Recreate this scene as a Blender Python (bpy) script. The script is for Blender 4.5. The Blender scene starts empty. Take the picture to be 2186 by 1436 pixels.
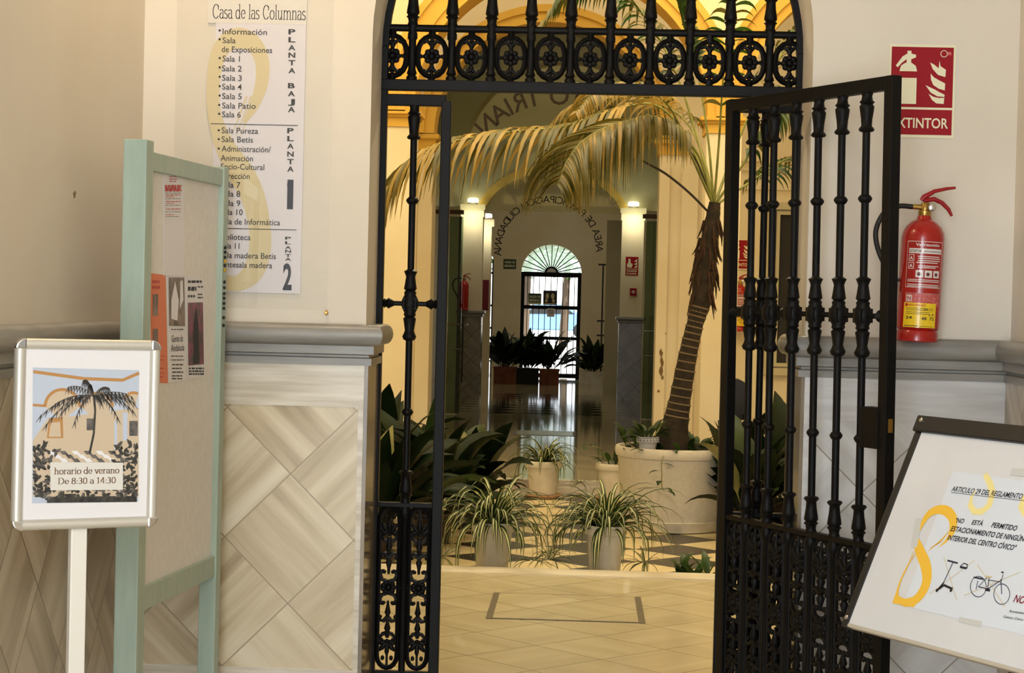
import bpy, math, random
import numpy as np
from mathutils import Vector, Matrix
random.seed(7)
R = math.radians
PI = math.pi
C = bpy.context.scene.collection

# ------------------------------------------------------------------ camera
FPX, IW, IH = 4050.0, 2186, 1436
ROLL = R(1.4)
DIST, EYE = 6.05, 1.5
_c, _s = math.cos(ROLL), math.sin(ROLL)
def _ab(px, py):
    u, v = px - IW/2, IH/2 - py
    return u*_c - v*_s, u*_s + v*_c
_A, _B = _ab(1250, 642)
AY = np.array([_A, _B, FPX]); AY /= np.linalg.norm(AY)
AZ = np.array([0, FPX, -_B]); AZ /= np.linalg.norm(AZ)
AX = np.cross(AZ, AY)
CAMPOS = np.array([0, -DIST, EYE])
def ray(px, py):
    a, b = _ab(px, py); d = np.array([a, b, FPX])
    return np.array([d@AX, d@AY, d@AZ])
def at(px, py, y):
    d = ray(px, py); t = (y + DIST)/d[1]
    return Vector((d[0]*t, y, EYE + d[2]*t))
def fl(px, py, z=0.0):
    d = ray(px, py); t = (z - EYE)/d[2]
    return Vector((d[0]*t, -DIST + d[1]*t, z))
cam_d = bpy.data.cameras.new('camera'); cam = bpy.data.objects.new('camera', cam_d); C.objects.link(cam)
cam_d.sensor_fit = 'HORIZONTAL'; cam_d.sensor_width = 36; cam_d.lens = FPX*36/IW
cam_d.clip_start = 0.05; cam_d.clip_end = 300
_R = Vector((AX[0], AY[0], AZ[0])); _U = Vector((AX[1], AY[1], AZ[1])); _F = Vector((AX[2], AY[2], AZ[2]))
cr = _R*_c + _U*_s; cu = _U*_c - _R*_s
cam.matrix_world = Matrix(((cr.x, cu.x, -_F.x, 0), (cr.y, cu.y, -_F.y, -DIST), (cr.z, cu.z, -_F.z, EYE), (0, 0, 0, 1)))
bpy.context.scene.camera = cam

# ------------------------------------------------------------------ light and exposure
vs = bpy.context.scene.view_settings
vs.view_transform = 'Standard'; vs.look = 'None'; vs.exposure = 0.0; vs.gamma = 1.0; vs.use_curve_mapping = False
w = bpy.data.worlds.new('sky'); bpy.context.scene.world = w; w.use_nodes = True
bg = w.node_tree.nodes['Background']; bg.inputs[0].default_value = (0.86, 0.93, 1.0, 1); bg.inputs[1].default_value = 2.4
def area(name, loc, rot, sx, sy, power, col):
    d = bpy.data.lights.new(name, 'AREA'); d.shape = 'RECTANGLE'; d.size = sx; d.size_y = sy; d.energy = power; d.color = col
    o = bpy.data.objects.new(name, d); C.objects.link(o); o.location = loc; o.rotation_euler = rot; return o
# daylight of the street door behind the camera, a warm light added for the left side of the entrance, the awning light over the patio
area('street_daylight', (-0.6, -7.2, 1.75), (R(90), 0, 0), 1.5, 3.2, 146, (0.83, 0.92, 1.0))
area('entrance_warm_fill', (-1.05, -0.75, 3.45), (0, 0, 0), 0.4, 0.4, 15, (1.0, 0.74, 0.42))
area('patio_daylight', (0.0, 7.2, 6.3), (0, 0, 0), 6.0, 5.0, 430, (1.0, 0.86, 0.54))
area('gallery_daylight', (-0.3, 11.2, 5.2), (0, 0, 0), 5.0, 1.6, 45, (1.0, 0.86, 0.58))
area('corridor_lamp_light', (-0.5, 20.5, 4.3), (0, 0, 0), 1.6, 4.0, 18, (1.0, 0.92, 0.70))
area('passage_fill_light', (0.0, 2.6, 3.55), (0, 0, 0), 0.6, 0.6, 66, (1.0, 0.86, 0.58))  # added fill to brighten the pot fronts and near floor
area('hall_fill_light', (-0.6, 26.8, 4.3), (0, 0, 0), 1.6, 3.0, 22, (1.0, 0.88, 0.66))  # added fill that lifts the far wall, no fixture here
sd = bpy.data.lights.new('sun', 'SUN'); sd.energy = 9.0; sd.angle = R(1); sd.color = (1.0, 0.96, 0.88)
so = bpy.data.objects.new('sun', sd); C.objects.link(so)
so.rotation_euler = Vector((-0.5, 0.4, -0.75)).to_track_quat('-Z', 'Y').to_euler()

# ------------------------------------------------------------------ mesh helpers
def V(*a): return Vector(a)
class MB:
    """collects faces and becomes one mesh"""
    def __init__(s, M=None):
        s.v = []; s.f = []; s.m = []; s.M = M
    def add(s, vs_, fs, mi=0):
        k = len(s.v)
        for p in vs_:
            p = Vector(p); s.v.append(s.M @ p if s.M else p)
        for f in fs: s.f.append(tuple(i + k for i in f)); s.m.append(mi)
        return s
    def box(s, x0, x1, y0, y1, z0, z1, mi=0):
        p = [(x0,y0,z0),(x1,y0,z0),(x1,y1,z0),(x0,y1,z0),(x0,y0,z1),(x1,y0,z1),(x1,y1,z1),(x0,y1,z1)]
        return s.add(p, [(0,3,2,1),(4,5,6,7),(0,1,5,4),(1,2,6,5),(2,3,7,6),(3,0,4,7)], mi)
    def prism(s, pts, off, mi=0, cap=True):
        off = Vector(off); n = len(pts); a = [Vector(p) for p in pts]; b = [p + off for p in a]
        fs = [(i, (i+1) % n, n + (i+1) % n, n + i) for i in range(n)]
        if cap: fs += [tuple(range(n-1, -1, -1)), tuple(range(n, 2*n))]
        return s.add(a + b, fs, mi)
    def tube(s, path, r, n=8, mi=0, caps=True, closed=False, sq=1.0):
        P = [Vector(p) for p in path]; m = len(P); rr = r if isinstance(r, (list, tuple)) else [r]*m
        vs_ = []; up = None
        for i, p in enumerate(P):
            if closed: t = P[(i+1) % m] - P[i-1]
            else: t = P[min(i+1, m-1)] - P[max(i-1, 0)]
            t.normalize()
            if up is None:
                up = Vector((0,0,1)) if abs(t.z) < 0.9 else Vector((0,1,0))
            a = t.cross(up); a.normalize(); b = a.cross(t); b.normalize(); up = b
            for k in range(n):
                q = 2*PI*k/n + PI/n
                vs_.append(p + a*(math.cos(q)*rr[i]) + b*(math.sin(q)*rr[i]*sq))
        fs = []
        for i in range(m if closed else m-1):
            j = (i+1) % m
            for k in range(n): fs.append((i*n+k, i*n+(k+1) % n, j*n+(k+1) % n, j*n+k))
        if caps and not closed: fs += [tuple(range(n-1, -1, -1)), tuple(range((m-1)*n, m*n))]
        return s.add(vs_, fs, mi)
    def lathe(s, prof, c=(0,0,0), n=16, mi=0, axis=(0,0,1), sy=1.0):
        """prof: (radius, height) pairs"""
        ax = Vector(axis).normalized(); a = ax.orthogonal().normalized() if abs(ax.z) < .99 else Vector((1,0,0)); b = ax.cross(a)
        c = Vector(c); vs_ = []
        for r_, h in prof:
            for k in range(n):
                q = 2*PI*k/n
                vs_.append(c + ax*h + a*(math.cos(q)*r_) + b*(math.sin(q)*r_*sy))
        fs = [(i*n+k, i*n+(k+1) % n, (i+1)*n+(k+1) % n, (i+1)*n+k) for i in range(len(prof)-1) for k in range(n)]
        fs += [tuple(range(n-1, -1, -1)), tuple(range((len(prof)-1)*n, len(prof)*n))]
        return s.add(vs_, fs, mi)
    def ball(s, c, rx, ry=None, rz=None, n=10, m=6, mi=0):
        ry = rx if ry is None else ry; rz = rx if rz is None else rz
        c = Vector(c); vs_ = []; fs = []
        for i in range(m+1):
            t = PI*i/m
            for k in range(n):
                q = 2*PI*k/n
                vs_.append(c + V(rx*math.sin(t)*math.cos(q), ry*math.sin(t)*math.sin(q), rz*math.cos(t)))
        for i in range(m):
            for k in range(n): fs.append((i*n+k, (i+1)*n+k, (i+1)*n+(k+1) % n, i*n+(k+1) % n))
        return s.add(vs_, fs, mi)
    def rows(s, rws, mi=0):
        """grid of points given as rows; mi may be a list per column"""
        n = len(rws[0]); k = len(s.v)
        s.add([p for r_ in rws for p in r_], [])
        for i in range(len(rws)-1):
            for j in range(n-1):
                s.f.append((k+i*n+j, k+i*n+j+1, k+(i+1)*n+j+1, k+(i+1)*n+j)); s.m.append(mi[j] if isinstance(mi, list) else mi)
        return s
    def sweep(s, prof, path, mi=0, side=1):
        """profile (out, z) swept along a plan path (x, y), mitred; out is to the right of the path when side = 1"""
        P = [Vector((p[0], p[1])) for p in path]; m = len(P); rws = []
        for i in range(m):
            d0 = (P[i]-P[i-1]).normalized() if i > 0 else None
            d1 = (P[i+1]-P[i]).normalized() if i < m-1 else None
            d0 = d0 or d1; d1 = d1 or d0
            n0 = Vector((d0.y, -d0.x))*side; n1 = Vector((d1.y, -d1.x))*side
            b = (n0+n1); b = b/ max(b.dot(n0), 1e-6)
            rws.append([(P[i].x+b.x*o, P[i].y+b.y*o, z) for o, z in prof])
        n = len(prof); k = len(s.v)
        s.rows(rws, mi)
        s.f.append(tuple(range(k+n-1, k-1, -1))); s.m.append(mi)
        s.f.append(tuple(range(k+(m-1)*n, k+m*n))); s.m.append(mi)
        return s
ORG = {}
def obj(name, mb, mats, parent=None, smooth=None, kind=None, bevel=0, origin=None):
    me = bpy.data.meshes.new(name)
    if parent is not None: o0 = ORG[parent.name]
    elif origin is not None: o0 = Vector(origin)
    elif kind == 'structure': o0 = V(0,0,0)
    else:
        xs = [p.x for p in mb.v]; ys = [p.y for p in mb.v]; zs = [p.z for p in mb.v]
        o0 = V((min(xs)+max(xs))/2, (min(ys)+max(ys))/2, min(zs))
    me.from_pydata([tuple(p - o0) for p in mb.v], [], mb.f)
    if not isinstance(mats, (list, tuple)): mats = [mats]
    for m in mats: me.materials.append(m)
    me.polygons.foreach_set('material_index', mb.m)
    if smooth is not None:
        me.polygons.foreach_set('use_smooth', [True]*len(me.polygons))
        if smooth < 179: me.set_sharp_from_angle(angle=R(smooth))
    me.update()
    o = bpy.data.objects.new(name, me); C.objects.link(o)
    if parent is not None: o.parent = parent
    else: o.location = o0
    ORG[o.name] = o0
    if kind: o['kind'] = kind
    if bevel:
        b = o.modifiers.new('bevel', 'BEVEL'); b.width = bevel; b.segments = 2; b.limit_method = 'ANGLE'; b.angle_limit = R(50)
    return o
def struct(name, mb, mats, **k): return obj(name, mb, mats, kind='structure', **k)
def thing(name, label, cat, loc=(0,0,0), group=None):
    o = bpy.data.objects.new(name, None); C.objects.link(o); o.location = loc; o.empty_display_size = 0.1
    o['label'] = label; o['category'] = cat
    if group: o['group'] = group
    ORG[o.name] = Vector(loc)
    return o
def tag(o, label, cat, group=None):
    o['label'] = label; o['category'] = cat
    if group: o['group'] = group
    return o
def dup(root, loc, label, rotz=0.0, group=None, scale=None):
    r_ = root.copy(); C.objects.link(r_); r_.location = loc; r_.rotation_euler = (0, 0, rotz); r_['label'] = label
    if group: r_['group'] = group
    if scale: r_.scale = scale
    for ch in list(root.children):
        c = ch.copy(); C.objects.link(c); c.parent = r_
        for g in list(ch.children):
            d = g.copy(); C.objects.link(d); d.parent = c
    return r_
def stadium(hw, hh, n=10, k=1.0):
    """closed outline in (a, b): two half ellipses joined by straight sides; k = cap height / hw"""
    pts = []; ch = min(hh, hw*k)
    for i in range(n+1):
        q = PI*i/n; pts.append((hw*math.cos(q), hh-ch+ch*math.sin(q)))
    for i in range(n+1):
        q = PI + PI*i/n; pts.append((hw*math.cos(q), -(hh-ch)+ch*math.sin(q)))
    return pts
def spline(P, n):
    P = [Vector(p) for p in P]; out = []
    Q = [P[0]*2-P[1]] + P + [P[-1]*2-P[-2]]
    for i in range(1, len(Q)-2):
        for k in range(n):
            t = k/n; a, b, c, d = Q[i-1], Q[i], Q[i+1], Q[i+2]
            out.append(0.5*((b*2) + (c-a)*t + (a*2-b*5+c*4-d)*t*t + (b*3-a-c*3+d)*t**3))
    out.append(P[-1]); return out

# ------------------------------------------------------------------ flat writing on sheets
_tc = bpy.data.curves.new('lettering_source', 'FONT'); _to = bpy.data.objects.new('lettering_source', _tc)
_cache = {}
def text2d(body, bold=0.0, shear=0.0):
    key = (body, bold, shear)
    if key not in _cache:
        C.objects.link(_to)
        _tc.body = body; _tc.offset = bold; _tc.shear = shear; _tc.resolution_u = 3; _tc.size = 1
        dg = bpy.context.evaluated_depsgraph_get(); dg.update()
        me = bpy.data.meshes.new_from_object(_to.evaluated_get(dg))
        _cache[key] = ([(v.co.x, v.co.y) for v in me.vertices], [tuple(p.vertices) for p in me.polygons])
        bpy.data.meshes.remove(me); C.objects.unlink(_to)
    return _cache[key]
CAPH = 0.729
def nib_glyphs():
    def arc(cx, cy, rx, ry, a0, a1, n=14):
        return [(cx+rx*math.cos(R(a0+(a1-a0)*i/n)), cy+ry*math.sin(R(a0+(a1-a0)*i/n))) for i in range(n+1)]
    x = .46; G = {}
    ser = lambda a, b, y: [(a, y), (b, y)]
    G['o'] = (.5, [arc(.25,.23,.2,.23,0,360,20)]); G['e'] = (.46, [[(.06,.25),(.4,.25)] + arc(.23,.24,.18,.22,5,320,18)])
    G['a'] = (.45, [arc(.2,.33,.15,.13,150,0)+[(.35,.05),(.42,.0)], arc(.2,.14,.15,.14,80,360,16)+[(.35,.2)]])
    G['s'] = (.38, [arc(.19,.345,.13,.115,30,260,12)+arc(.18,.12,.14,.12,80,-150,12)])
    G['d'] = (.52, [arc(.23,.23,.18,.23,0,360,20), [(.4,.74),(.4,0),(.48,0)], ser(.32,.4,.73)])
    G['l'] = (.26, [[(.13,.74),(.13,0)], ser(.04,.22,.01), ser(.05,.13,.73)])
    G['u'] = (.54, [[(.1,x),(.1,.14)]+arc(.23,.14,.13,.14,180,300,8)+[(.4,.16)], [(.4,x),(.4,0),(.48,0)], ser(.03,.1,x), ser(.33,.4,x)])
    G['n'] = (.54, [[(.11,x),(.11,0)], [(.11,.32)]+arc(.26,.32,.15,.14,160,0,8)+[(.41,0)], ser(.03,.19,.01), ser(.33,.49,.01), ser(.03,.11,x)])
    G['h'] = (.54, [[(.11,.74),(.11,0)], [(.11,.32)]+arc(.26,.32,.15,.14,160,0,8)+[(.41,0)], ser(.03,.19,.01), ser(.33,.49,.01), ser(.03,.11,.73)])
    G['m'] = (.82, [[(.11,x),(.11,0)], [(.11,.32)]+arc(.26,.32,.14,.14,160,0,8)+[(.4,0)], [(.4,.32)]+arc(.55,.32,.14,.14,160,0,8)+[(.69,0)],
                    ser(.03,.19,.01), ser(.32,.48,.01), ser(.61,.77,.01), ser(.03,.11,x)])
    G['r'] = (.38, [[(.11,x),(.11,0)], [(.11,.3)]+arc(.26,.3,.15,.15,160,50,8), ser(.03,.2,.01), ser(.03,.11,x)])
    G['i'] = (.26, [[(.13,x),(.13,0)], ser(.04,.22,.01), ser(.05,.13,x), [(.13,.6),(.13,.66)]])
    G['v'] = (.46, [[(.06,x),(.23,0)], [(.23,0),(.4,x)], ser(.0,.14,x), ser(.33,.46,x)])
    G['C'] = (.68, [arc(.36,.36,.28,.36,40,320,22), [(.575,.46),(.575,.66)]]); G['D'] = (.72, [[(.12,.72),(.12,0)], [(.12,.72)]+arc(.3,.36,.32,.36,90,-90,18)+[(.12,0)], ser(.03,.2,.01), ser(.03,.2,.71)])
    G['8'] = (.52, [arc(.25,.53,.15,.17,0,360,18), arc(.25,.18,.19,.19,0,360,18)]); G['0'] = (.52, [arc(.25,.35,.19,.36,0,360,20)])
    G['3'] = (.48, [arc(.21,.53,.15,.17,140,-90,14)+arc(.21,.18,.18,.18,90,-140,14)]); G['1'] = (.4, [[(.2,.71),(.2,0)], ser(.1,.3,.01), [(.1,.62),(.2,.71)]])
    G['4'] = (.52, [[(.36,0),(.36,.71),(.05,.2),(.46,.2)]]); G[':'] = (.24, [[(.12,.36),(.12,.42)], [(.12,.02),(.12,.08)]]); G[' '] = (.26, [])
    return G
NIB = nib_glyphs()
class Sheet:
    """a flat face in space: origin O, right U, up W, facing N; draws marks slightly proud of it"""
    def __init__(s, O, U, W):
        s.O = Vector(O); s.U = Vector(U).normalized(); s.W = Vector(W).normalized(); s.N = s.U.cross(s.W)
    def pp(s, px, py):
        d = Vector(ray(px, py)); o = Vector(CAMPOS); t = (s.O - o).dot(s.N)/d.dot(s.N); q = o + d*t - s.O
        return q.dot(s.U), q.dot(s.W)
    def P(s, u, v, k=1): return s.O + s.U*u + s.W*v + s.N*(0.0005*k)
    def poly(s, mb, uv, mi=0, k=1):
        return mb.add([s.P(u, v, k) for u, v in uv], [tuple(range(len(uv)))], mi)
    def rect(s, mb, u0, v0, u1, v1, mi=0, k=1): return s.poly(mb, [(u0,v0),(u1,v0),(u1,v1),(u0,v1)], mi, k)
    def disc(s, mb, u, v, r, mi=0, k=1, n=16, rv=None):
        return s.poly(mb, [(u+r*math.cos(2*PI*i/n), v+(rv or r)*math.sin(2*PI*i/n)) for i in range(n)], mi, k)
    def stroke(s, mb, uv, wd, mi=0, k=1):
        """ribbon; wd = half width or list of half widths"""
        m = len(uv); L = []; Q = []
        for i, (u, v) in enumerate(uv):
            a = uv[max(i-1, 0)]; b = uv[min(i+1, m-1)]; du, dv = b[0]-a[0], b[1]-a[1]; l = math.hypot(du, dv) or 1
            h = wd[i] if isinstance(wd, (list, tuple)) else wd
            L.append(s.P(u-dv/l*h, v+du/l*h, k)); Q.append(s.P(u+dv/l*h, v-du/l*h, k))
        mb.rows([[Q[i], L[i]] for i in range(m)], mi)
    def text(s, mb, body, u, v, cap, width=None, mi=0, k=1, bold=0.0, shear=0.0, rot=0.0, mirror=False, align='l'):
        vs_, fs = text2d(body, bold, shear)
        if not vs_: return
        x0 = min(p[0] for p in vs_); x1 = max(p[0] for p in vs_); sc = cap/CAPH; sx = width/(x1-x0) if width else sc
        off = {'l': x0, 'c': (x0+x1)/2, 'r': x1}[align]; cs, sn = math.cos(rot), math.sin(rot)
        out = []
        for x, y in vs_:
            a, b = (x-off)*sx, y*sc
            if mirror: a = -a
            out.append(s.P(u+a*cs-b*sn, v+a*sn+b*cs, k))
        mb.add(out, [f[::-1] for f in fs] if mirror else fs, mi)
    def tpx(s, mb, body, x0, x1, yb, cap_px, mi=0, k=1, **kw):
        """text from photo x0 to x1 on the baseline yb (read at x0)"""
        u0, v0 = s.pp(x0, yb); u1, _ = s.pp(x1, yb); _, vc = s.pp(x0, yb-cap_px)
        s.text(mb, body, u0, v0, vc-v0, width=u1-u0, mi=mi, k=k, **kw)
    def serif(s, mb, body, x0, x1, yb, cap_px, mi=0, k=1, nib=.05, thin=.018):
        u0, v0 = s.pp(x0, yb); u1, _ = s.pp(x1, yb); _, vc = s.pp(x0, yb-cap_px)
        tot = sum(NIB[c][0] for c in body); sx = (u1-u0)/tot; sy = (vc-v0)/.72; x = 0
        for c in body:
            wd, st = NIB[c]
            for line in st:
                for (a0, b0), (a1, b1) in zip(line, line[1:]):
                    q = [(-nib, -thin), (nib, -thin), (nib, thin), (-nib, thin)]
                    pts = [(a0+p, b0+r_) for p, r_ in q] + [(a1+p, b1+r_) for p, r_ in q]
                    hull = convex(pts)
                    s.poly(mb, [(u0+(x+p)*sx, v0+r_*sy) for p, r_ in hull], mi, k)
            x += wd
def convex(pts):
    pts = sorted(set((round(a, 5), round(b, 5)) for a, b in pts))
    def half(ps):
        h = []
        for p in ps:
            while len(h) > 1 and (h[-1][0]-h[-2][0])*(p[1]-h[-2][1])-(h[-1][1]-h[-2][1])*(p[0]-h[-2][0]) <= 0: h.pop()
            h.append(p)
        return h
    a = half(pts); b = half(pts[::-1]); return a[:-1] + b[:-1]
# ------------------------------------------------------------------ materials
def lin(c): return tuple(((x/255)/12.92 if x/255 <= .04045 else ((x/255+.055)/1.055)**2.4) for x in c) + (1,)
def mat(name, col, rough=.6, metal=0, var=None, vscale=8, bump=0, bscale=60, spec=None, trans=0, emit=None, stretch=None, coat=0):
    m = bpy.data.materials.new(name); m.use_nodes = True; nt = m.node_tree; b = nt.nodes['Principled BSDF']
    b.inputs['Base Color'].default_value = lin(col); b.inputs['Roughness'].default_value = rough; b.inputs['Metallic'].default_value = metal
    if spec is not None: b.inputs['Specular IOR Level'].default_value = spec
    if coat: b.inputs['Coat Weight'].default_value = coat
    tc = nt.nodes.new('ShaderNodeTexCoord'); vec = tc.outputs['Object']
    if stretch:
        mp = nt.nodes.new('ShaderNodeMapping'); mp.inputs['Scale'].default_value = stretch; nt.links.new(vec, mp.inputs[0]); vec = mp.outputs[0]
    if var:
        nz = nt.nodes.new('ShaderNodeTexNoise'); nz.inputs['Scale'].default_value = vscale; nz.inputs['Detail'].default_value = 5
        nt.links.new(vec, nz.inputs['Vector'])
        rp = nt.nodes.new('ShaderNodeValToRGB'); rp.color_ramp.elements[0].position = .36; rp.color_ramp.elements[1].position = .66
        rp.color_ramp.elements[0].color = lin(var); rp.color_ramp.elements[1].color = lin(col)
        nt.links.new(nz.outputs['Fac'], rp.inputs[0]); nt.links.new(rp.outputs[0], b.inputs['Base Color'])
    if bump:
        nz2 = nt.nodes.new('ShaderNodeTexNoise'); nz2.inputs['Scale'].default_value = bscale; nz2.inputs['Detail'].default_value = 4
        nt.links.new(vec, nz2.inputs['Vector'])
        bp = nt.nodes.new('ShaderNodeBump'); bp.inputs['Strength'].default_value = bump; bp.inputs['Distance'].default_value = .01
        nt.links.new(nz2.outputs['Fac'], bp.inputs['Height']); nt.links.new(bp.outputs[0], b.inputs['Normal'])
    if trans:
        tl = nt.nodes.new('ShaderNodeBsdfTranslucent'); mx = nt.nodes.new('ShaderNodeMixShader'); mx.inputs[0].default_value = trans
        src = b.inputs['Base Color'].links[0].from_socket if b.inputs['Base Color'].links else None
        if src: nt.links.new(src, tl.inputs[0])
        else: tl.inputs[0].default_value = lin(col)
        nt.links.new(b.outputs[0], mx.inputs[1]); nt.links.new(tl.outputs[0], mx.inputs[2])
        nt.links.new(mx.outputs[0], nt.nodes['Material Output'].inputs[0])
    if emit:
        b.inputs['Emission Color'].default_value = lin(col); b.inputs['Emission Strength'].default_value = emit
    return m
def glass(name, tint, const=None, rough=.02):
    m = bpy.data.materials.new(name); m.use_nodes = True; nt = m.node_tree; nt.nodes.remove(nt.nodes['Principled BSDF'])
    t = nt.nodes.new('ShaderNodeBsdfTransparent'); t.inputs[0].default_value = tint + (1,)
    g = nt.nodes.new('ShaderNodeBsdfGlossy'); g.inputs['Roughness'].default_value = rough; g.inputs[0].default_value = (.9,.95,.9,1)
    fr = nt.nodes.new('ShaderNodeFresnel'); fr.inputs[0].default_value = 1.45
    mx = nt.nodes.new('ShaderNodeMixShader'); nt.links.new(fr.outputs[0], mx.inputs[0]) if const is None else setattr(mx.inputs[0], 'default_value', const)
    nt.links.new(t.outputs[0], mx.inputs[1]); nt.links.new(g.outputs[0], mx.inputs[2]); nt.links.new(mx.outputs[0], nt.nodes['Material Output'].inputs[0])
    return m
class NT:
    def __init__(s, nt): s.nt = nt
    def n(s, t, **k):
        o = s.nt.nodes.new('ShaderNode'+t)
        for a, b in k.items(): setattr(o, a, b)
        return o
    def m(s, op, a, b=None, c=None):
        o = s.n('Math', operation=op)
        for i, x in enumerate((a, b, c)):
            if x is None: continue
            if isinstance(x, (int, float)): o.inputs[i].default_value = x
            else: s.nt.links.new(x, o.inputs[i])
        return o.outputs[0]
def tiles(name, ax, h0, z0, L, cols, grout, gw=.012, rough=.3, vein=9, bump=True, coat=0, checker=None, varz=None):
    """squares laid on the diagonal in the plane of axes ax = 'xz', 'yz' or 'xy', veins turned in every second one"""
    m = bpy.data.materials.new(name); m.use_nodes = True; nt = m.node_tree; N = NT(nt); b = nt.nodes['Principled BSDF']
    tc = N.n('TexCoord'); sp = N.n('SeparateXYZ'); nt.links.new(tc.outputs['Object'], sp.inputs[0])
    O = {'x': sp.outputs[0], 'y': sp.outputs[1], 'z': sp.outputs[2]}
    h = N.m('SUBTRACT', O[ax[0]], h0); z = N.m('SUBTRACT', O[ax[1]], z0)
    u = N.m('DIVIDE', N.m('ADD', h, z), L); v = N.m('DIVIDE', N.m('SUBTRACT', h, z), L)
    a = N.m('FLOOR', u); c = N.m('FLOOR', v)
    par = N.m('FLOORED_MODULO', N.m('ADD', a, c), 2.0)
    fu = N.m('ABSOLUTE', N.m('SUBTRACT', N.m('FRACT', u), .5)); fv = N.m('ABSOLUTE', N.m('SUBTRACT', N.m('FRACT', v), .5))
    gr = N.m('GREATER_THAN', N.m('MAXIMUM', fu, fv), .5-gw)
    # vein direction: across u in one kind, across v in the other
    ac = N.m('ADD', N.m('MULTIPLY', par, u), N.m('MULTIPLY', N.m('SUBTRACT', 1.0, par), v))
    al = N.m('ADD', N.m('MULTIPLY', par, v), N.m('MULTIPLY', N.m('SUBTRACT', 1.0, par), u))
    cv = N.n('CombineXYZ'); nt.links.new(N.m('MULTIPLY', ac, float(vein)), cv.inputs[0]); nt.links.new(N.m('MULTIPLY', al, .7), cv.inputs[1])
    nt.links.new(N.m('ADD', N.m('MULTIPLY', a, 3.7), N.m('MULTIPLY', c, 11.3)), cv.inputs[2])
    nz = N.n('TexNoise'); nz.inputs['Scale'].default_value = .55; nz.inputs['Detail'].default_value = 4; nz.inputs['Distortion'].default_value = .25
    nt.links.new(cv.outputs[0], nz.inputs['Vector'])
    rp = N.n('ValToRGB'); e = rp.color_ramp.elements; ps = [.3, .46, .6, .75]
    while len(e) < len(cols): e.new(.5)
    for i, cc in enumerate(cols): e[i].position = ps[i]; e[i].color = lin(cc)
    nt.links.new(nz.outputs['Fac'], rp.inputs[0]); colr = rp.outputs[0]
    def mix(f, A, B):
        x = N.n('Mix', data_type='RGBA'); nt.links.new(f, x.inputs[0])
        for i, y in ((6, A), (7, B)):
            if isinstance(y, tuple): x.inputs[i].default_value = y
            else: nt.links.new(y, x.inputs[i])
        return x.outputs[2]
    if checker: colr = mix(par, colr, lin(checker))
    colr = mix(gr, colr, lin(grout))
    nt.links.new(colr, b.inputs['Base Color']); b.inputs['Roughness'].default_value = rough
    if coat: b.inputs['Coat Weight'].default_value = coat; b.inputs['Coat Roughness'].default_value = .05
    if bump:
        bp = N.n('Bump'); bp.inputs['Strength'].default_value = .25; bp.inputs['Distance'].default_value = .003
        nt.links.new(N.m('SUBTRACT', 1.0, gr), bp.inputs['Height']); nt.links.new(bp.outputs[0], b.inputs['Normal'])
    return m
M = {}
M['paint'] = mat('white_wall_paint', (226,217,202), .75, var=(219,209,193), vscale=1.6, bump=.12, bscale=25)
M['cream'] = mat('cream_wall_paint', (238,226,196), .75, var=(230,214,178), vscale=1.4, bump=.08, bscale=20)
M['ochre'] = mat('ochre_wall_paint', (226,182,78), .7, var=(216,168,66), vscale=3)
M['ochre_pale'] = mat('pale_ochre_paint', (226,190,104), .7, var=(214,176,90), vscale=3)
M['dim'] = mat('dimmed_cream_paint', (196,186,156), .75, var=(186,176,146), vscale=1.2)  # the cream paint darkened to stand in for low corridor light
TC = [(170,150,118),(202,185,152),(218,203,174),(227,215,189)]
M['tile_x'] = tiles('marble_tile_gate_wall', 'xz', at(622,1010,0).x, at(622,1010,0).z, .416, TC, (168,150,122), rough=.28, gw=.008)
M['tile_xr'] = tiles('marble_tile_gate_wall_right', 'xz', at(1838,1050,0).x, at(1838,1050,0).z, .416, [(204,202,200),(216,215,214),(227,227,227),(232,232,233)], (165,158,146), rough=.25, gw=.008)
M['tile_y'] = tiles('marble_tile_side_wall', 'yz', -.30, .30, .416, [(150,134,110),(178,162,138),(196,182,160),(206,194,174)], (120,104,84), rough=.28, gw=.008)
M['tile_far'] = tiles('marble_tile_corridor_dimmed', 'xz', -.3, .2, .36, [(112,102,82),(124,114,92),(134,124,100),(142,132,108)], (84,76,58), rough=.25, gw=.02)  # grey marble coloured darker and warmer, dim light put into the colour
M['slab'] = mat('veined_marble_slab', (224,216,200), .3, var=(196,184,164), vscale=3.0, stretch=(1.2,1.2,16))
M['slab_grey'] = mat('grey_veined_marble', (222,221,221), .3, var=(202,200,199), vscale=3.0, stretch=(1.2,1.2,14))
M['jamb'] = mat('polished_jamb_marble', (150,136,116), .15, var=(112,100,82), vscale=2.5, stretch=(8,8,1.2))
M['mould'] = mat('grey_marble_moulding', (154,150,142), .35, var=(136,132,126), vscale=5, stretch=(1,1,9))
M['floor'] = tiles('floor_marble', 'xy', .1, .2, .56, [(176,164,134),(184,172,142),(190,178,148),(196,185,156)], (104,92,68), gw=.006, rough=.22, vein=5, bump=False)
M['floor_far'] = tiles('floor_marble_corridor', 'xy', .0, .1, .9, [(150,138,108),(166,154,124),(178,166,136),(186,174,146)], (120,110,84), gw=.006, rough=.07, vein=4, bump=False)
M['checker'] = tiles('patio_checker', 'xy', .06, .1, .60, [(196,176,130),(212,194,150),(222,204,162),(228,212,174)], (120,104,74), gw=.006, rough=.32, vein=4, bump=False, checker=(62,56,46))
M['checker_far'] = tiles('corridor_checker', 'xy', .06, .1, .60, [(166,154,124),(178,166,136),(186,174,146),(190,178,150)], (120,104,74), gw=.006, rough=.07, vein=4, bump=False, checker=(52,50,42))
M['iron'] = mat('black_painted_iron', (15,14,13), .52, spec=.18, var=(11,10,10), vscale=30, bump=.1, bscale=120)
M['green'] = mat('pale_green_painted_wood', (168,184,168), .45, var=(158,174,158), vscale=6, stretch=(6,6,1))
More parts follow.
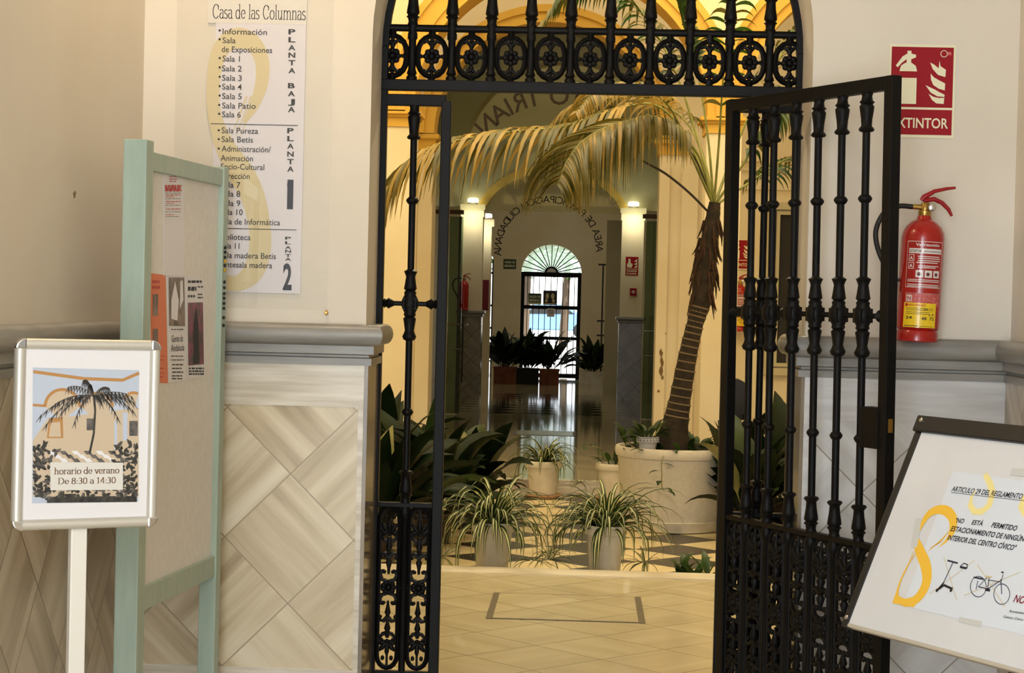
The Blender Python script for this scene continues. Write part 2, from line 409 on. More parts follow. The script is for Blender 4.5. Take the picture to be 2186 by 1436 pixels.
M['felt'] = mat('grey_board_cloth', (234,229,221), .9, var=(229,223,214), vscale=40)
M['paper'] = mat('white_paper', (232,228,228), .6)
M['paper2'] = mat('directory_paper', (222,216,220), .5)
M['header'] = mat('cream_header_card', (224,218,208), .5)
M['tan'] = mat('tan_print', (216,200,158), .6)
M['ink'] = mat('black_print', (34,30,34), .6)
M['ink_dark'] = mat('dark_brown_letters', (44,34,22), .6)
M['navy'] = mat('navy_print', (28,32,58), .6)
M['ink_brown'] = mat('brown_print', (120,82,46), .6)
M['ink_grey'] = mat('grey_print', (110,106,104), .6)
M['redp'] = mat('red_print', (190,40,36), .5)
M['maroon'] = mat('maroon_print', (130,30,44), .5)
M['yellowp'] = mat('yellow_print', (246,196,64), .5)
M['yellowpale'] = mat('pale_yellow_print', (246,232,160), .5)
M['acrylic'] = glass('acrylic_sheet', (.985,.985,.985), const=.035)
M['alu'] = mat('silver_aluminium', (212,206,194), .42, metal=.4)
M['chrome'] = mat('chrome', (215,215,218), .08, metal=1)
M['whitemetal'] = mat('white_painted_metal', (236,230,218), .35)
M['orangep'] = mat('orange_paper', (228,132,96), .7)
M['photo_dark'] = mat('dark_photo_print', (70,60,56), .5, var=(150,130,118), vscale=14)
M['photo_pink'] = mat('pink_photo_print', (150,70,96), .5, var=(60,58,48), vscale=22)
M['skyblue'] = mat('pale_blue_print', (190,198,212), .5)
M['walltan'] = mat('warm_wall_print', (206,184,156), .5)
M['orangeprint'] = mat('ochre_print', (186,134,76), .5)
M['leafprint'] = mat('dark_leaf_print', (70,66,58), .5, var=(30,28,28), vscale=60)
M['greyprint'] = mat('grey_leaf_print', (112,104,98), .5, var=(70,66,62), vscale=50)
M['red'] = mat('red_enamel', (168,20,12), .25, coat=.3)
M['redlever'] = mat('red_lever_plastic', (156,16,24), .35)
M['label_red'] = mat('red_label', (160,26,20), .18)
M['label_white'] = mat('white_label', (226,214,208), .2)
M['label_pink'] = mat('fine_print_label', (210,120,112), .4, var=(186,50,46), vscale=130)
M['label_yellow'] = mat('yellow_label', (246,206,40), .2)
M['rubber'] = mat('black_rubber', (24,24,25), .5)
M['brass'] = mat('brass', (176,140,72), .3, metal=.9)
M['signred'] = mat('sign_red', (150,12,26), .5, spec=.2)
M['signglow'] = mat('sign_cream', (232,226,192), .5)
M['board'] = mat('white_board', (224,226,230), .35, var=(216,217,221), vscale=3)
M['paperblue'] = mat('cool_white_paper', (222,230,242), .45)
M['tape'] = mat('translucent_tape', (208,210,208), .3)
M['blackplastic'] = mat('black_plastic', (26,26,27), .4)
M['pot'] = mat('off_white_pot', (232,226,212), .5, var=(216,208,190), vscale=9)
M['potbig'] = mat('speckled_stone_pot', (228,222,208), .55, var=(220,212,196), vscale=40)
M['blackpot'] = mat('dark_brown_pot', (52,40,32), .5)
M['terracotta'] = mat('terracotta', (146,84,56), .7, var=(120,66,44), vscale=8)
M['bluepot'] = mat('blue_patterned_pot', (196,198,206), .3)
M['bluepattern'] = mat('navy_pattern', (40,46,84), .3)
M['soil'] = mat('dark_soil', (48,38,28), .95)
M['leaf'] = mat('dark_green_leaf', (22,40,15), .5, spec=.2, var=(14,26,10), vscale=6, trans=.08)
M['leaf2'] = mat('pale_worn_leaf', (150,146,92), .45, var=(96,104,56), vscale=6, trans=.15)
M['leaf3'] = mat('mid_green_leaf', (48,74,30), .42, var=(32,52,20), vscale=6, trans=.2)
M['spider'] = mat('spider_leaf_green', (52,78,32), .42, var=(34,54,22), vscale=9, trans=.25)
M['stripe'] = mat('spider_leaf_stripe', (206,204,150), .5, trans=.25)
M['frond'] = mat('palm_leaflet', (70,70,18), .42, var=(112,100,40), vscale=5, trans=.25)
M['frond_pale'] = mat('palm_leaflet_straw', (178,146,72), .45, var=(136,116,50), vscale=5, trans=.28)
M['frond_green'] = mat('palm_leaflet_green', (54,88,28), .4, var=(34,58,18), vscale=6, trans=.3)
M['rachis'] = mat('palm_stem_green', (150,150,78), .45, var=(116,120,58), vscale=8)
M['rachis_dark'] = mat('palm_stem_dark', (44,38,28), .6)
M['trunk'] = mat('palm_trunk', (58,45,31), .85, var=(36,28,20), vscale=18, bump=.5, bscale=60)
M['trunk_ring'] = mat('palm_trunk_ring', (120,104,78), .85)
M['fibre'] = mat('palm_fibre', (74,48,28), .95, var=(52,34,20), vscale=30, bump=.6, bscale=70)
M['glass'] = glass('greenish_glass', (.90,.92,.85))
def frosted(name, col, k):
    m = bpy.data.materials.new(name); m.use_nodes = True; nt = m.node_tree; nt.nodes.remove(nt.nodes['Principled BSDF'])
    a = nt.nodes.new('ShaderNodeBsdfTransparent'); b = nt.nodes.new('ShaderNodeBsdfTranslucent'); b.inputs[0].default_value = col + (1,); a.inputs[0].default_value = col + (1,)
    mx = nt.nodes.new('ShaderNodeMixShader'); mx.inputs[0].default_value = k; nt.links.new(a.outputs[0], mx.inputs[1]); nt.links.new(b.outputs[0], mx.inputs[2]); nt.links.new(mx.outputs[0], nt.nodes['Material Output'].inputs[0]); return m
M['frost'] = frosted('pale_green_fan_glass', (.82,.90,.80), .35)
M['glassdark'] = glass('green_door_glass', (.55,.64,.55))
M['clear'] = glass('clear_pane', (.94,.97,.96))
M['wood'] = mat('brown_wood', (112,82,52), .5)
M['wooddoor'] = mat('cream_door_paint', (196,186,150), .5)
M['dark'] = mat('dark_recess', (30,30,28), .7)
M['lamp'] = mat('lit_lamp_glass', (255,250,215), .4, emit=6)
M['greensign'] = mat('green_sign', (30,60,44), .5)
M['carblue'] = mat('car_blue_paint', (120,160,215), .25, coat=.5)
M['tyre'] = mat('tyre', (30,30,32), .8)
M['pavement'] = mat('sunlit_pavement', (190,188,182), .8, var=(176,174,168), vscale=3)
M['tree'] = mat('street_tree_leaf', (88,128,56), .6, trans=.3, var=(60,96,38), vscale=3)
M['bark'] = mat('bark', (90,74,58), .9)
M['facade'] = mat('street_house_paint', (240,238,230), .8)
M['awning'] = mat('patio_awning_cloth', (232,206,140), .8)
M['pin_black'] = mat('black_pin', (30,28,28), .4)
M['pin_yellow'] = mat('yellow_pin', (196,156,40), .4)
# ------------------------------------------------------------------ the setting
XL, XR = at(307,150,0).x, 1.345           # side walls of the entrance
JX = .70                                   # half width of the gate opening
def arch_wall(mb, x0, x1, z0, z1, y0, y1, arches, mi=0, ms=None, n=40):
    """wall in x-z between y0 and y1 with arched openings (cx, rx, rz, zs); ms is the soffit material"""
    ms = mi if ms is None else ms
    arches = sorted(arches); x = x0
    for cx, rx, rz, zs in arches:
        if cx-rx > x: mb.box(x, cx-rx, y0, y1, z0, z1, mi)
        pts = [(cx-rx*math.cos(PI*i/n), zs+rz*math.sin(PI*i/n)) for i in range(n+1)]
        for (xa, za), (xb, zb) in zip(pts, pts[1:]):
            mb.add([(xa,y0,za),(xb,y0,zb),(xb,y0,z1),(xa,y0,z1)], [(0,1,2,3)], mi)
            mb.add([(xa,y1,za),(xb,y1,zb),(xb,y1,z1),(xa,y1,z1)], [(3,2,1,0)], mi)
            mb.add([(xa,y0,za),(xb,y0,zb),(xb,y1,zb),(xa,y1,za)], [(3,2,1,0)], ms)
        x = cx+rx
    if x < x1: mb.box(x, x1, y0, y1, z0, z1, mi)
    return mb
def arch_band(mb, cx, rx0, rz0, rx1, rz1, zs, y0, y1, mi=0, n=40, lim=99):
    for i in range(n):
        q = [PI*i/n, PI*(i+1)/n]
        p = [(cx-a*math.cos(t), zs+b*math.sin(t)) for t in q for a, b in ((rx0,rz0),(rx1,rz1))]
        p = [(max(cx-lim, min(cx+lim, x)), z) for x, z in p]
        if abs(p[0][0]-p[1][0])+abs(p[2][0]-p[3][0]) < 1e-6: continue
        (ax,az),(bx,bz),(cx_,cz),(dx,dz) = p
        mb.add([(ax,y0,az),(bx,y0,bz),(dx,y0,dz),(cx_,y0,cz),(ax,y1,az),(bx,y1,bz),(dx,y1,dz),(cx_,y1,cz)],
               [(0,3,2,1),(1,2,6,5),(0,4,7,3)], mi)
    return mb
# entrance floor, running through to the patio step
EDGE = 4.49
struct('floor', MB().box(-3.6, 3.6, -7.0, EDGE, -.14, 0), M['floor'])
struct('floor_patio', MB().box(-4.2, 4.2, EDGE, 9.74, -.3, -.12), M['checker'])
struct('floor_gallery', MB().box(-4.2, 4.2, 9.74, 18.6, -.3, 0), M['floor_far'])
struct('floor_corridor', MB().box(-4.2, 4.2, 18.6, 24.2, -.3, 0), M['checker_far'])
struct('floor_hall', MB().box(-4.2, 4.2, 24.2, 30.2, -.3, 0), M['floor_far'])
struct('floor_street', MB().box(-14, 14, 30.2, 110, -.3, -.03), M['pavement'])
struct('ceiling', MB().box(XL-.2, XR+.2, -7.0, .4, 3.6, 3.75), M['paint'])
struct('ceiling_passage', MB().box(-3.6, 3.6, .4, EDGE, 3.62, 3.8), M['cream'])
struct('ceiling_patio', MB().box(-4.4, 4.4, EDGE, 9.8, 6.8, 6.95), M['awning'])
struct('ceiling_gallery', MB().box(-4.4, 4.4, 9.8, 13.2, 5.6, 5.8), M['cream'])
struct('ceiling_corridor', MB().box(-4.4, 4.4, 13.2, 30.2, 4.7, 4.9), M['dim'])
# gate wall with its arch
AZS = 2.335
struct('wall_gate', arch_wall(MB(), XL-.2, XR+.2, 0, 3.62, 0, .40, [(0, JX, JX, AZS)]), M['paint'])
struct('wall_left', MB().box(XL-.2, XL, -7.0, 0, 0, 3.62), M['paint'])
struct('wall_right', MB().box(XR, XR+.2, -7.0, 0, 0, 3.62), M['paint'])
# marble dado: slabs, tiles, moulding
ZB, ZT, ZS, ZM = .30, 1.142, 1.276, 1.407
t = .016
def dado(n, x0, x1, tm, sm):
    struct('wall_dado_'+n, MB().box(x0, x1, -t, .0, ZB, ZT), tm)
    struct('trim_frieze_'+n, MB().box(x0, x1, -t-.002, .0, ZT, ZS), sm)
    struct('baseboard_'+n, MB().box(x0, x1, -t-.004, .0, .0, ZB), sm)
dado('gate_left', XL+t, -JX-.013, M['tile_x'], M['slab'])
dado('gate_right', JX+.013, XR-t, M['tile_xr'], M['slab_grey'])
struct('trim_corner_left', MB().box(-JX-.017, -JX, -t-.003, -.001, 0, ZS), M['slab'])
struct('trim_corner_right', MB().box(JX, JX+.017, -t-.003, -.001, 0, ZS), M['slab_grey'])
struct('wall_dado_left', MB().box(XL, XL+t, -7.0, 0, 0, ZS), M['tile_y'])
struct('wall_dado_right', MB().box(XR-t, XR, -7.0, 0, 0, ZS), M['tile_y'])
for n, s_ in (('left', -1), ('right', 1)):
    x0, x1 = sorted((s_*(JX-.012), s_*JX))
    struct('wall_jamb_'+n, MB().box(x0, x1, -t, .40, 0, ZS), M['jamb'])
def mould_prof():
    p = [(0, ZS), (.022, ZS), (.022, ZS+.022), (.013, ZS+.026), (.013, ZS+.032), (.03, ZS+.036), (.03, ZS+.062)]
    for i in range(9):
        q = -PI/2 + PI*i/8; p.append((.034+.026*math.cos(q), ZS+.097+.034*math.sin(q)))
    return p + [(0, ZM)]
struct('trim_moulding_left', MB().sweep(mould_prof(), [(XL+.0, -7.0), (XL, 0), (-JX, 0), (-JX, .28)], side=1), M['mould'], smooth=40)
struct('trim_moulding_right', MB().sweep(mould_prof(), [(JX, .28), (JX, 0), (XR, 0), (XR, -7.0)], side=1), M['mould'], smooth=40)
# passage behind the gate
struct('wall_passage_left', MB().box(-3.8, -3.6, .4, EDGE, 0, 3.62), M['cream'])
struct('wall_passage_right', MB().box(3.6, 3.8, .4, EDGE, 0, 3.62), M['cream'])
struct('wall_passage_back', MB().box(-3.8, XL-.2, .2, .4, 0, 3.62).box(XR+.2, 3.8, .2, .4, 0, 3.62), M['cream'])
struct('wall_patio_near', MB().box(-4.4, 4.4, EDGE-.1, EDGE, 3.4, 6.9), M['cream'])
struct('wall_patio_left', MB().box(-4.4, -4.2, EDGE, 30.2, -.3, 6.9), M['cream'])
struct('wall_patio_right', MB().box(4.2, 4.4, EDGE, 30.2, -.3, 6.9), M['cream'])
# far arcade of the patio
AC = at(1196,245,9.8); AR = .5*(at(1509,250,9.8).x - at(883,240,9.8).x); ZC = AC.z; AS = 2*AR + .29
arcs = [(AC.x+k*AS, AR, AR, ZC) for k in (-1, 0, 1)]
struct('wall_arcade', arch_wall(MB(), -4.2, 4.2, 0, 6.9, 9.8, 10.25, arcs, 0, 1), [M['cream'], M['ochre']])
ab = MB()
for cx, rx, rz, zs in arcs:
    arch_band(ab, cx, AR, AR, AR+.07, AR+.07, zs, 9.765, 9.8, lim=AS/2-.001); arch_band(ab, cx, AR+.07, AR+.07, AR+.2, AR+.2, zs, 9.745, 9.8, lim=AS/2-.001); arch_band(ab, cx, AR+.2, AR+.2, AR+.255, AR+.255, zs, 9.72, 9.8, lim=AS/2-.001)
struct('trim_archivolt', ab, M['ochre'])
cb = MB()
zc0 = at(850,270,9.8).z
cap_prof = [(0, zc0), (.012, zc0), (.012, zc0+.075), (.03, zc0+.08), (.03, zc0+.095), (.055, zc0+.105), (.055, zc0+.135), (0, zc0+.14)]
for k in (-1, 0, 1, 2):
    xc = AC.x + (k-.5)*AS; h = .145
    cb.sweep(cap_prof, [(xc-h, 10.25), (xc-h, 9.8), (xc+h, 9.8), (xc+h, 10.25)], side=1)
    cb.box(xc-h-.004, xc+h+.004, 9.79, 10.26, zc0+.14, ZC+.02)
struct('trim_capital', cb, M['ochre'])
struct('trim_step', MB().box(-4.2, 4.2, 9.70, 9.78, -.115, .004), M['slab'])
struct('trim_threshold', MB().box(-3.6, 3.6, EDGE-.22, EDGE+.012, -.12, .004), M['slab'])
# back wall of the gallery with a narrower arch
BC = at(1168,290,12.7); BRX = .5*(at(1409,300,12.7).x - at(926,288,12.7).x); BZ = BC.z
bw = arch_wall(MB(), -4.2, 4.2, 0, 5.7, 12.7, 13.1, [(BC.x, BRX, BRX, BZ)], 0, 1)
struct('wall_gallery_back', bw, [M['cream'], M['ochre']])
struct('trim_archivolt_back', arch_band(arch_band(MB(), BC.x, BRX, BRX, BRX+.1, BRX+.1, BZ, 12.66, 12.7), BC.x, BRX+.1, BRX+.1, BRX+.17, BRX+.17, BZ, 12.63, 12.7), M['ochre'])
ic = MB()
ip = [(0, BZ-.16), (.015, BZ-.16), (.015, BZ-.07), (.05, BZ-.05), (.05, BZ-.01), (0, BZ)]
ic.sweep(ip, [(BC.x-BRX-.3, 12.7), (BC.x-BRX, 12.7), (BC.x-BRX, 13.1)], side=1)
ic.sweep(ip, [(BC.x+BRX, 13.1), (BC.x+BRX, 12.7), (BC.x+BRX+.3, 12.7)], side=1)
struct('trim_impost', ic, M['ochre'])
z_ = at(1510,336,12.7).z
struct('trim_cornice', MB().sweep([(0, z_-.12), (.02, z_-.12), (.02, z_-.05), (.06, z_-.03), (.06, z_), (0, z_+.01)], [(BC.x+BRX+.32, 12.7), (1.75, 12.7)], side=1), M['cream'])
z_ = at(1620,396,12.7).z
struct('trim_cornice_low', MB().sweep([(0, z_-.05), (.03, z_-.04), (.03, z_), (0, z_+.01)], [(1.28, 12.7), (4.2, 12.7)], side=1), M['cream'])
struct('wall_pilaster', MB().box(BC.x+BRX+.001, BC.x+BRX+.10, 12.66, 12.7, 0, 2.85).box(BC.x+BRX+.22, BC.x+BRX+.38, 12.64, 12.7, 0, 2.85), M['cream'])
struct('wall_pilaster_left', MB().box(BC.x-BRX-.14, BC.x-BRX-.001, 12.66, 12.7, 0, 2.85), M['cream'])
# corridor: side walls, second arch on piers, far wall
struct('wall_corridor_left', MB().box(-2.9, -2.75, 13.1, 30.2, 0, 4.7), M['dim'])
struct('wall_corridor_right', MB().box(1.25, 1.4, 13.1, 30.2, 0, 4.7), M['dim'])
YP = 23.0
PLx0, PLx1 = at(983,600,YP).x, at(1028,600,YP).x
PRx0, PRx1 = at(1325,600,YP).x, at(1372,600,YP).x
pc = .5*(PLx1+PRx0); prx = .5*(PRx0-PLx1); pz = at(1176,470,YP).z; ptop = at(1176,368,YP+.1).z
cw = MB()
arch_wall(cw, -2.75, 1.25, at(1000,440,YP).z, 4.7, YP+.18, YP+.4, [(pc, prx, ptop-pz, pz)], 0, 1)
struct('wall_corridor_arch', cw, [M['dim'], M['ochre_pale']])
struct('trim_arcade_reflection', arch_band(MB(), pc, prx, ptop-pz, prx+.12, ptop-pz+.12, pz, YP+.14, YP+.18), M['ochre_pale'])  # solid band standing in for the front arcade's reflection in the glass
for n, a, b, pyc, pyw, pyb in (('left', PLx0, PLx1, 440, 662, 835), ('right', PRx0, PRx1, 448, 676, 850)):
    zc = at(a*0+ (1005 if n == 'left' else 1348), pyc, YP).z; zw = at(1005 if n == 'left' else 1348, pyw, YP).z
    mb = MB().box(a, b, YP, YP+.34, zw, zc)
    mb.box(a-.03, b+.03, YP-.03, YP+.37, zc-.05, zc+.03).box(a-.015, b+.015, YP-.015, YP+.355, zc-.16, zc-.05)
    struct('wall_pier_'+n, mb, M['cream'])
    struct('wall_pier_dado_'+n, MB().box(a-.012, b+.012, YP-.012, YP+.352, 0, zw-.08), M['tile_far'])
    struct('trim_pier_'+n, MB().box(a-.06, b+.06, YP-.06, YP+.4, zw-.05, zw).box(a-.03, b+.03, YP-.03, YP+.37, zw-.1, zw-.05), M['mould'], bevel=.012)
# slimmer pier further back on the left
YQ = 26.0
a, b = at(1026,600,YQ).x, at(1047,600,YQ).x; zc = at(1036,468,YQ).z
struct('wall_pier_back', MB().box(a, b, YQ, YQ+.25, 0, zc).box(a-.04, b+.04, YQ-.04, YQ+.29, zc-.12, zc), M['cream'])
a2, b2 = at(1293,600,25.0).x, at(1324,600,25.0).x
struct('wall_pier_rear_right', MB().box(a2, b2, 25.0, 25.2, 0, at(1308,470,25.0).z), M['dim'])
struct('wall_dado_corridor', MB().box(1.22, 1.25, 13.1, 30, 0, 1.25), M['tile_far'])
YF = 30.0
def zf(py, px=1175): return at(px, py, YF).z
dcx = at(1174,700,YF).x; dr = .5*(at(1239,600,YF).x-at(1110,600,YF).x); dzs = zf(584); dzt = zf(522)
wx = at(1043,640,YF); 
fw = arch_wall(MB(), -4.2, 4.2, 0, 4.7, YF, YF+.3, [(dcx, dr, dzt-dzs, dzs), (at(1034,640,YF).x, at(1052,640,YF).x-at(1034,640,YF).x, .15, zf(560))])
struct('wall_far', fw, M['cream'])
# floor hatches set into the paving
def hatch(c, label):
    xs = [p.x for p in c]; ys = [p.y for p in c]; x0, x1, y0, y1 = min(xs), max(xs), min(ys), max(ys)
    o = thing('floor_hatch', label, 'hatch', ((x0+x1)/2, (y0+y1)/2, 0), None)
    obj('lid', MB().box(x0+.012, x1-.012, y0+.008, y1-.008, 0, .004), M['floor'] , o)
    fr = MB().box(x0-.02, x0+.012, y0-.01, y1+.01, 0, .003).box(x1-.012, x1+.02, y0-.01, y1+.01, 0, .003).box(x0+.012, x1-.012, y0-.006, y0+.008, 0, .003).box(x0+.012, x1-.012, y1-.008, y1+.008, 0, .003)
    obj('frame', fr, M['hatch'], o)
M['hatch'] = mat('hatch_frame_metal', (92,82,64), .5, var=(70,62,48), vscale=60)
hatch([fl(1062,1266), fl(1368,1325), fl(1056,1320)], 'rectangular stone floor hatch in the near floor just past the gate')
hatch([fl(1104,918), fl(1225,931)], 'rectangular floor hatch in the shiny floor beyond the patio')
# door frame in the gallery on the right
d0 = at(1640,430,12.68); d1 = at(1760,430,12.68); zd = at(1660,432,12.68).z; zb = at(1650,800,12.68).z
dm = MB()
for (u0, u1, g) in ((0, .07, .05), (.085, .12, .03)):
    dm.box(d0.x+u0, d0.x+u1, 12.68-g, 12.7, zb+u0, zd-u0).box(d1.x-u1, d1.x-u0, 12.68-g, 12.7, zb+u0, zd-u0)
    dm.box(d0.x+u1, d1.x-u1, 12.68-g, 12.7, zd-u1, zd-u0).box(d0.x+u1, d1.x-u1, 12.68-g, 12.7, zb+u0, zb+u1)
struct('window_1', dm, M['wooddoor'])
struct('window_2', MB().box(d0.x+.12, d1.x-.12, 12.685, 12.699, zb+.12, zd-.12), M['dark'])

# small scars in the plaster
rs = random.Random(2); pp_ = MB()
for px_, py_, w_, h_ in ((1411,752,4,9),(1413,772,5,12),(1411,792,4,10),(1414,806,3,5),(1406,835,3,4),(1421,712,2,2)):
    c = at(px_, py_, 12.655); k = 18.7/FPX
    pp_.add([(c.x+w_*k*rs.uniform(.5,1.2)*math.cos(2*PI*i/9), 12.655, c.z+h_*k*rs.uniform(.5,1.2)*math.sin(2*PI*i/9)) for i in range(9)], [tuple(range(9))])
struct('wall_peeled_patch', pp_, mat('bare_plaster', (126,100,66), .9))
d_ = ray(159, 415); tq = XL/d_[0]; c = V(XL+.001, -DIST+d_[1]*tq, EYE+d_[2]*tq)
struct('wall_plaster_chip', MB().add([(c.x, c.y+.02*rs.uniform(.4,1.2)*math.cos(2*PI*i/9), c.z+.012*rs.uniform(.5,1.3)*math.sin(2*PI*i/9)) for i in range(9)], [tuple(range(9))]), mat('chipped_plaster', (150,122,84), .9))
# ------------------------------------------------------------------ wrought iron gate
GY = .30
def gx(px, py=640): return at(px, py, GY).x
def rosette(mb, c, r, n=8):
    c = Vector(c)
    for k in range(n):
        q = 2*PI*k/n; mb.ball(c + V(math.cos(q)*r*.64, -.002, math.sin(q)*r*.64), r*.37, .009, r*.37, 8, 5)
    mb.ball(c + V(0,-.005,0), r*.36, .009, r*.36, 8, 5)
def fleur(mb, c, hw, h, s):
    """Y-shaped cast motif between rosette and ring; s = +1 pointing up"""
    c = Vector(c); P = lambda a, b: c + V(a*hw, 0, b*h*s)
    mb.tube([P(0,0), P(0,.35), P(0,.55)], [hw*.14, hw*.32, hw*.22], 6)
    for d in (-1, 1):
        mb.tube([P(d*.05,.42), P(d*.3,.62), P(d*.55,.72), P(d*.8,.6), P(d*.95,.5)], [hw*.24, hw*.21, hw*.17, hw*.17, hw*.12], 6)
        mb.ball(P(d*.72,.64), hw*.19, .008, hw*.19, 6, 4)
    mb.ball(P(0,.8), hw*.21, .008, hw*.26, 6, 5); mb.tube([P(0,.86), P(0,1.05)], hw*.1, 5)
def oval_panel(c, hw, hh):
    mb = MB(); c = Vector(c)
    mb.tube([c + V(a,0,b) for a, b in stadium(hw, hh, 9, 1.15)], .0098, 6, closed=True)
    mb.tube([c + V(a*.86,-.003,b*.92) for a, b in stadium(hw, hh, 9, 1.15)], .004, 5, closed=True)
    rosette(mb, c, hw*.62)
    for d in (-1, 1):
        mb.tube([c + V(d*hw*.5,0,0), c + V(d*hw,0,0)], [.006,.004], 6); mb.ball(c + V(d*hw*.78,-.002,0), .008, .008, .008, 6, 4)
        fleur(mb, c + V(0,0,d*hw*.5), hw*.72, hh-hw*.62, d)
        mb.tube([c + V(0,0,d*(hh-.004)), c + V(0,0,d*(hh+.02))], .013, 6)
    return mb
def long_panel(c, hw, hh):
    mb = MB(); c = Vector(c)
    mb.tube([c + V(a,0,b) for a, b in stadium(hw, hh, 8, 1.15)], .0075, 6, closed=True)
    mb.tube([c + V(a*.84,-.003,b*.975) for a, b in stadium(hw, hh, 8, 1.15)], .0035, 5, closed=True)
    rosette(mb, c, hw*.78, 9)
    L = hh-hw*.5
    for d in (-1, 1):
        P = lambda a, b: c + V(a*hw, -.002, d*(hw*.6 + b*(L-hw*.4)))
        for e in (-1, 1):
            mb.tube([P(e*.15,.0), P(e*.6,.02), P(e*.8,.08), P(e*.66,.145), P(e*.4,.15)], [hw*.2,hw*.2,hw*.18,hw*.18,hw*.12], 6); mb.ball(P(e*.42,.13), hw*.2, .008, hw*.2, 7, 5)
            mb.tube([P(0,.33), P(e*.4,.385), P(e*.72,.375), P(e*.82,.33)], [hw*.24,hw*.22,hw*.17,hw*.12], 6); mb.ball(P(e*.72,.325), hw*.19, .008, hw*.19, 7, 5)
            mb.tube([P(0,.55), P(e*.45,.565), P(e*.72,.615), P(e*.6,.665)], [hw*.22,hw*.2,hw*.17,hw*.1], 6); mb.ball(P(e*.52,.645), hw*.17, .008, hw*.17, 7, 5)
        mb.tube([P(0,.10), P(0,.17), P(0,.27), P(0,.30), P(0,.33)], [hw*.12,hw*.16,hw*.32,hw*.2,hw*.2], 7)
        mb.tube([P(0,.33), P(0,.40), P(0,.49), P(0,.52), P(0,.56), P(0,.62)], [hw*.2,hw*.15,hw*.34,hw*.22,hw*.3,hw*.16], 7)
        a = P(0,.66)
        for k in range(5):
            q = R(-72+36*k); l = hw*(1.5 if k == 2 else (1.25 if k in (1, 3) else .95)); u_ = V(math.sin(q),0,d*math.cos(q))
            mb.tube([a, a + u_*l*.35, a + u_*l*.7 + V(0,-.004,0), a + u_*l], [hw*.1,hw*.24,hw*.25,hw*.08], 6)
        mb.ball(a + V(0,-.004,0), hw*.22, .009, hw*.22, 7, 5)
        for e in (-1, 1): mb.ball(P(e*.42,.90), hw*.2, .007, hw*.26, 7, 5)
        mb.tube([P(0,.84), P(0,1.0)], hw*.13, 6)
    return mb
def collar(z, r=.021): return [(.0115,z-.012),(r*.7,z-.011),(r,z-.002),(r,z+.003),(r*.7,z+.011),(.0115,z+.012)]
def vase(z0, z1, s=1):
    """cap ornament from z0 (thin end) to z1 (rail end)"""
    h = z1-z0; f = [(.0115,0),(.02,.02),(.024,.07),(.02,.12),(.0155,.16),(.017,.35),(.0205,.55),(.022,.66),(.017,.72),(.023,.77),(.017,.82),(.015,.92),(.018,1)]
    return [(r, z0+h*t) for r, t in f]
def baluster_profile(zt, zm, zl, zbot):
    p = [(.013,zbot),(.016,zbot+.01),(.0115,zbot+.03),(.0115,zl-.05),(.0175,zl-.045),(.019,zl-.02),(.014,zl-.01),(.014,zl+.006)]
    p += [(r, z) for r, z in reversed(vase(zl+.115, zl+.006))]
    p += collar(zl+.31, .0195)
    p += [(.0115,zm-.125),(.02,zm-.12),(.024,zm-.11),(.019,zm-.10),(.0155,zm-.09),(.02,zm-.06),(.022,zm-.05),(.016,zm-.044),(.021,zm-.038),(.019,zm-.03),(.028,zm-.012),(.028,zm+.012),(.019,zm+.03),(.021,zm+.038),(.016,zm+.044),(.022,zm+.05),(.02,zm+.06),(.0155,zm+.09),(.019,zm+.10),(.023,zm+.108),(.0115,zm+.115)]
    p += collar(zm+.345, .021)
    p += vase(zt-.115, zt)
    return p
ZTOP, ZMID, ZLOW, ZBOT = 2.150, at(875,648,GY).z, at(870,1076,GY).z, .24
g = thing('iron_gate_screen', 'fixed black wrought iron gate screen with transom filling the white archway', 'gate', (0, GY, 0))
xo, xi = gx(807,640)-.0, gx(944,640)
xr_i, xr_o = -xi-.004, -xo
for n, x, w_ in (('post', xo, .034), ('post', xr_o, .034), ('stile', xi, .034), ('stile', xr_i, .040)):
    zt_ = AZS if n == 'post' else 2.155
    obj(n, MB().box(x-w_/2, x+w_/2, GY-.018, GY+.018, .0, zt_), M['iron'], g, bevel=.003)
ring = MB(); rr = -xo
arch_band(ring, 0, rr-.017, rr-.017, rr+.017, rr+.017, AZS, GY-.018, GY+.018); arch_band(ring, 0, rr-.017, rr-.017, rr+.017, rr+.017, AZS, GY+.018, GY-.018)
obj('arch_ring', ring, M['iron'], g)
zr2 = at(1200,186,GY).z; zr1 = at(1200,66,GY).z
obj('transom_rail', MB().box(xo-.03, xr_o+.03, GY-.022, GY+.022, zr2-.022, zr2+.014), M['iron'], g, bevel=.003)
obj('transom_rail', MB().tube([(xo-.03, GY, zr1), (xr_o+.03, GY, zr1)], .0125, 8), M['iron'], g, smooth=60)
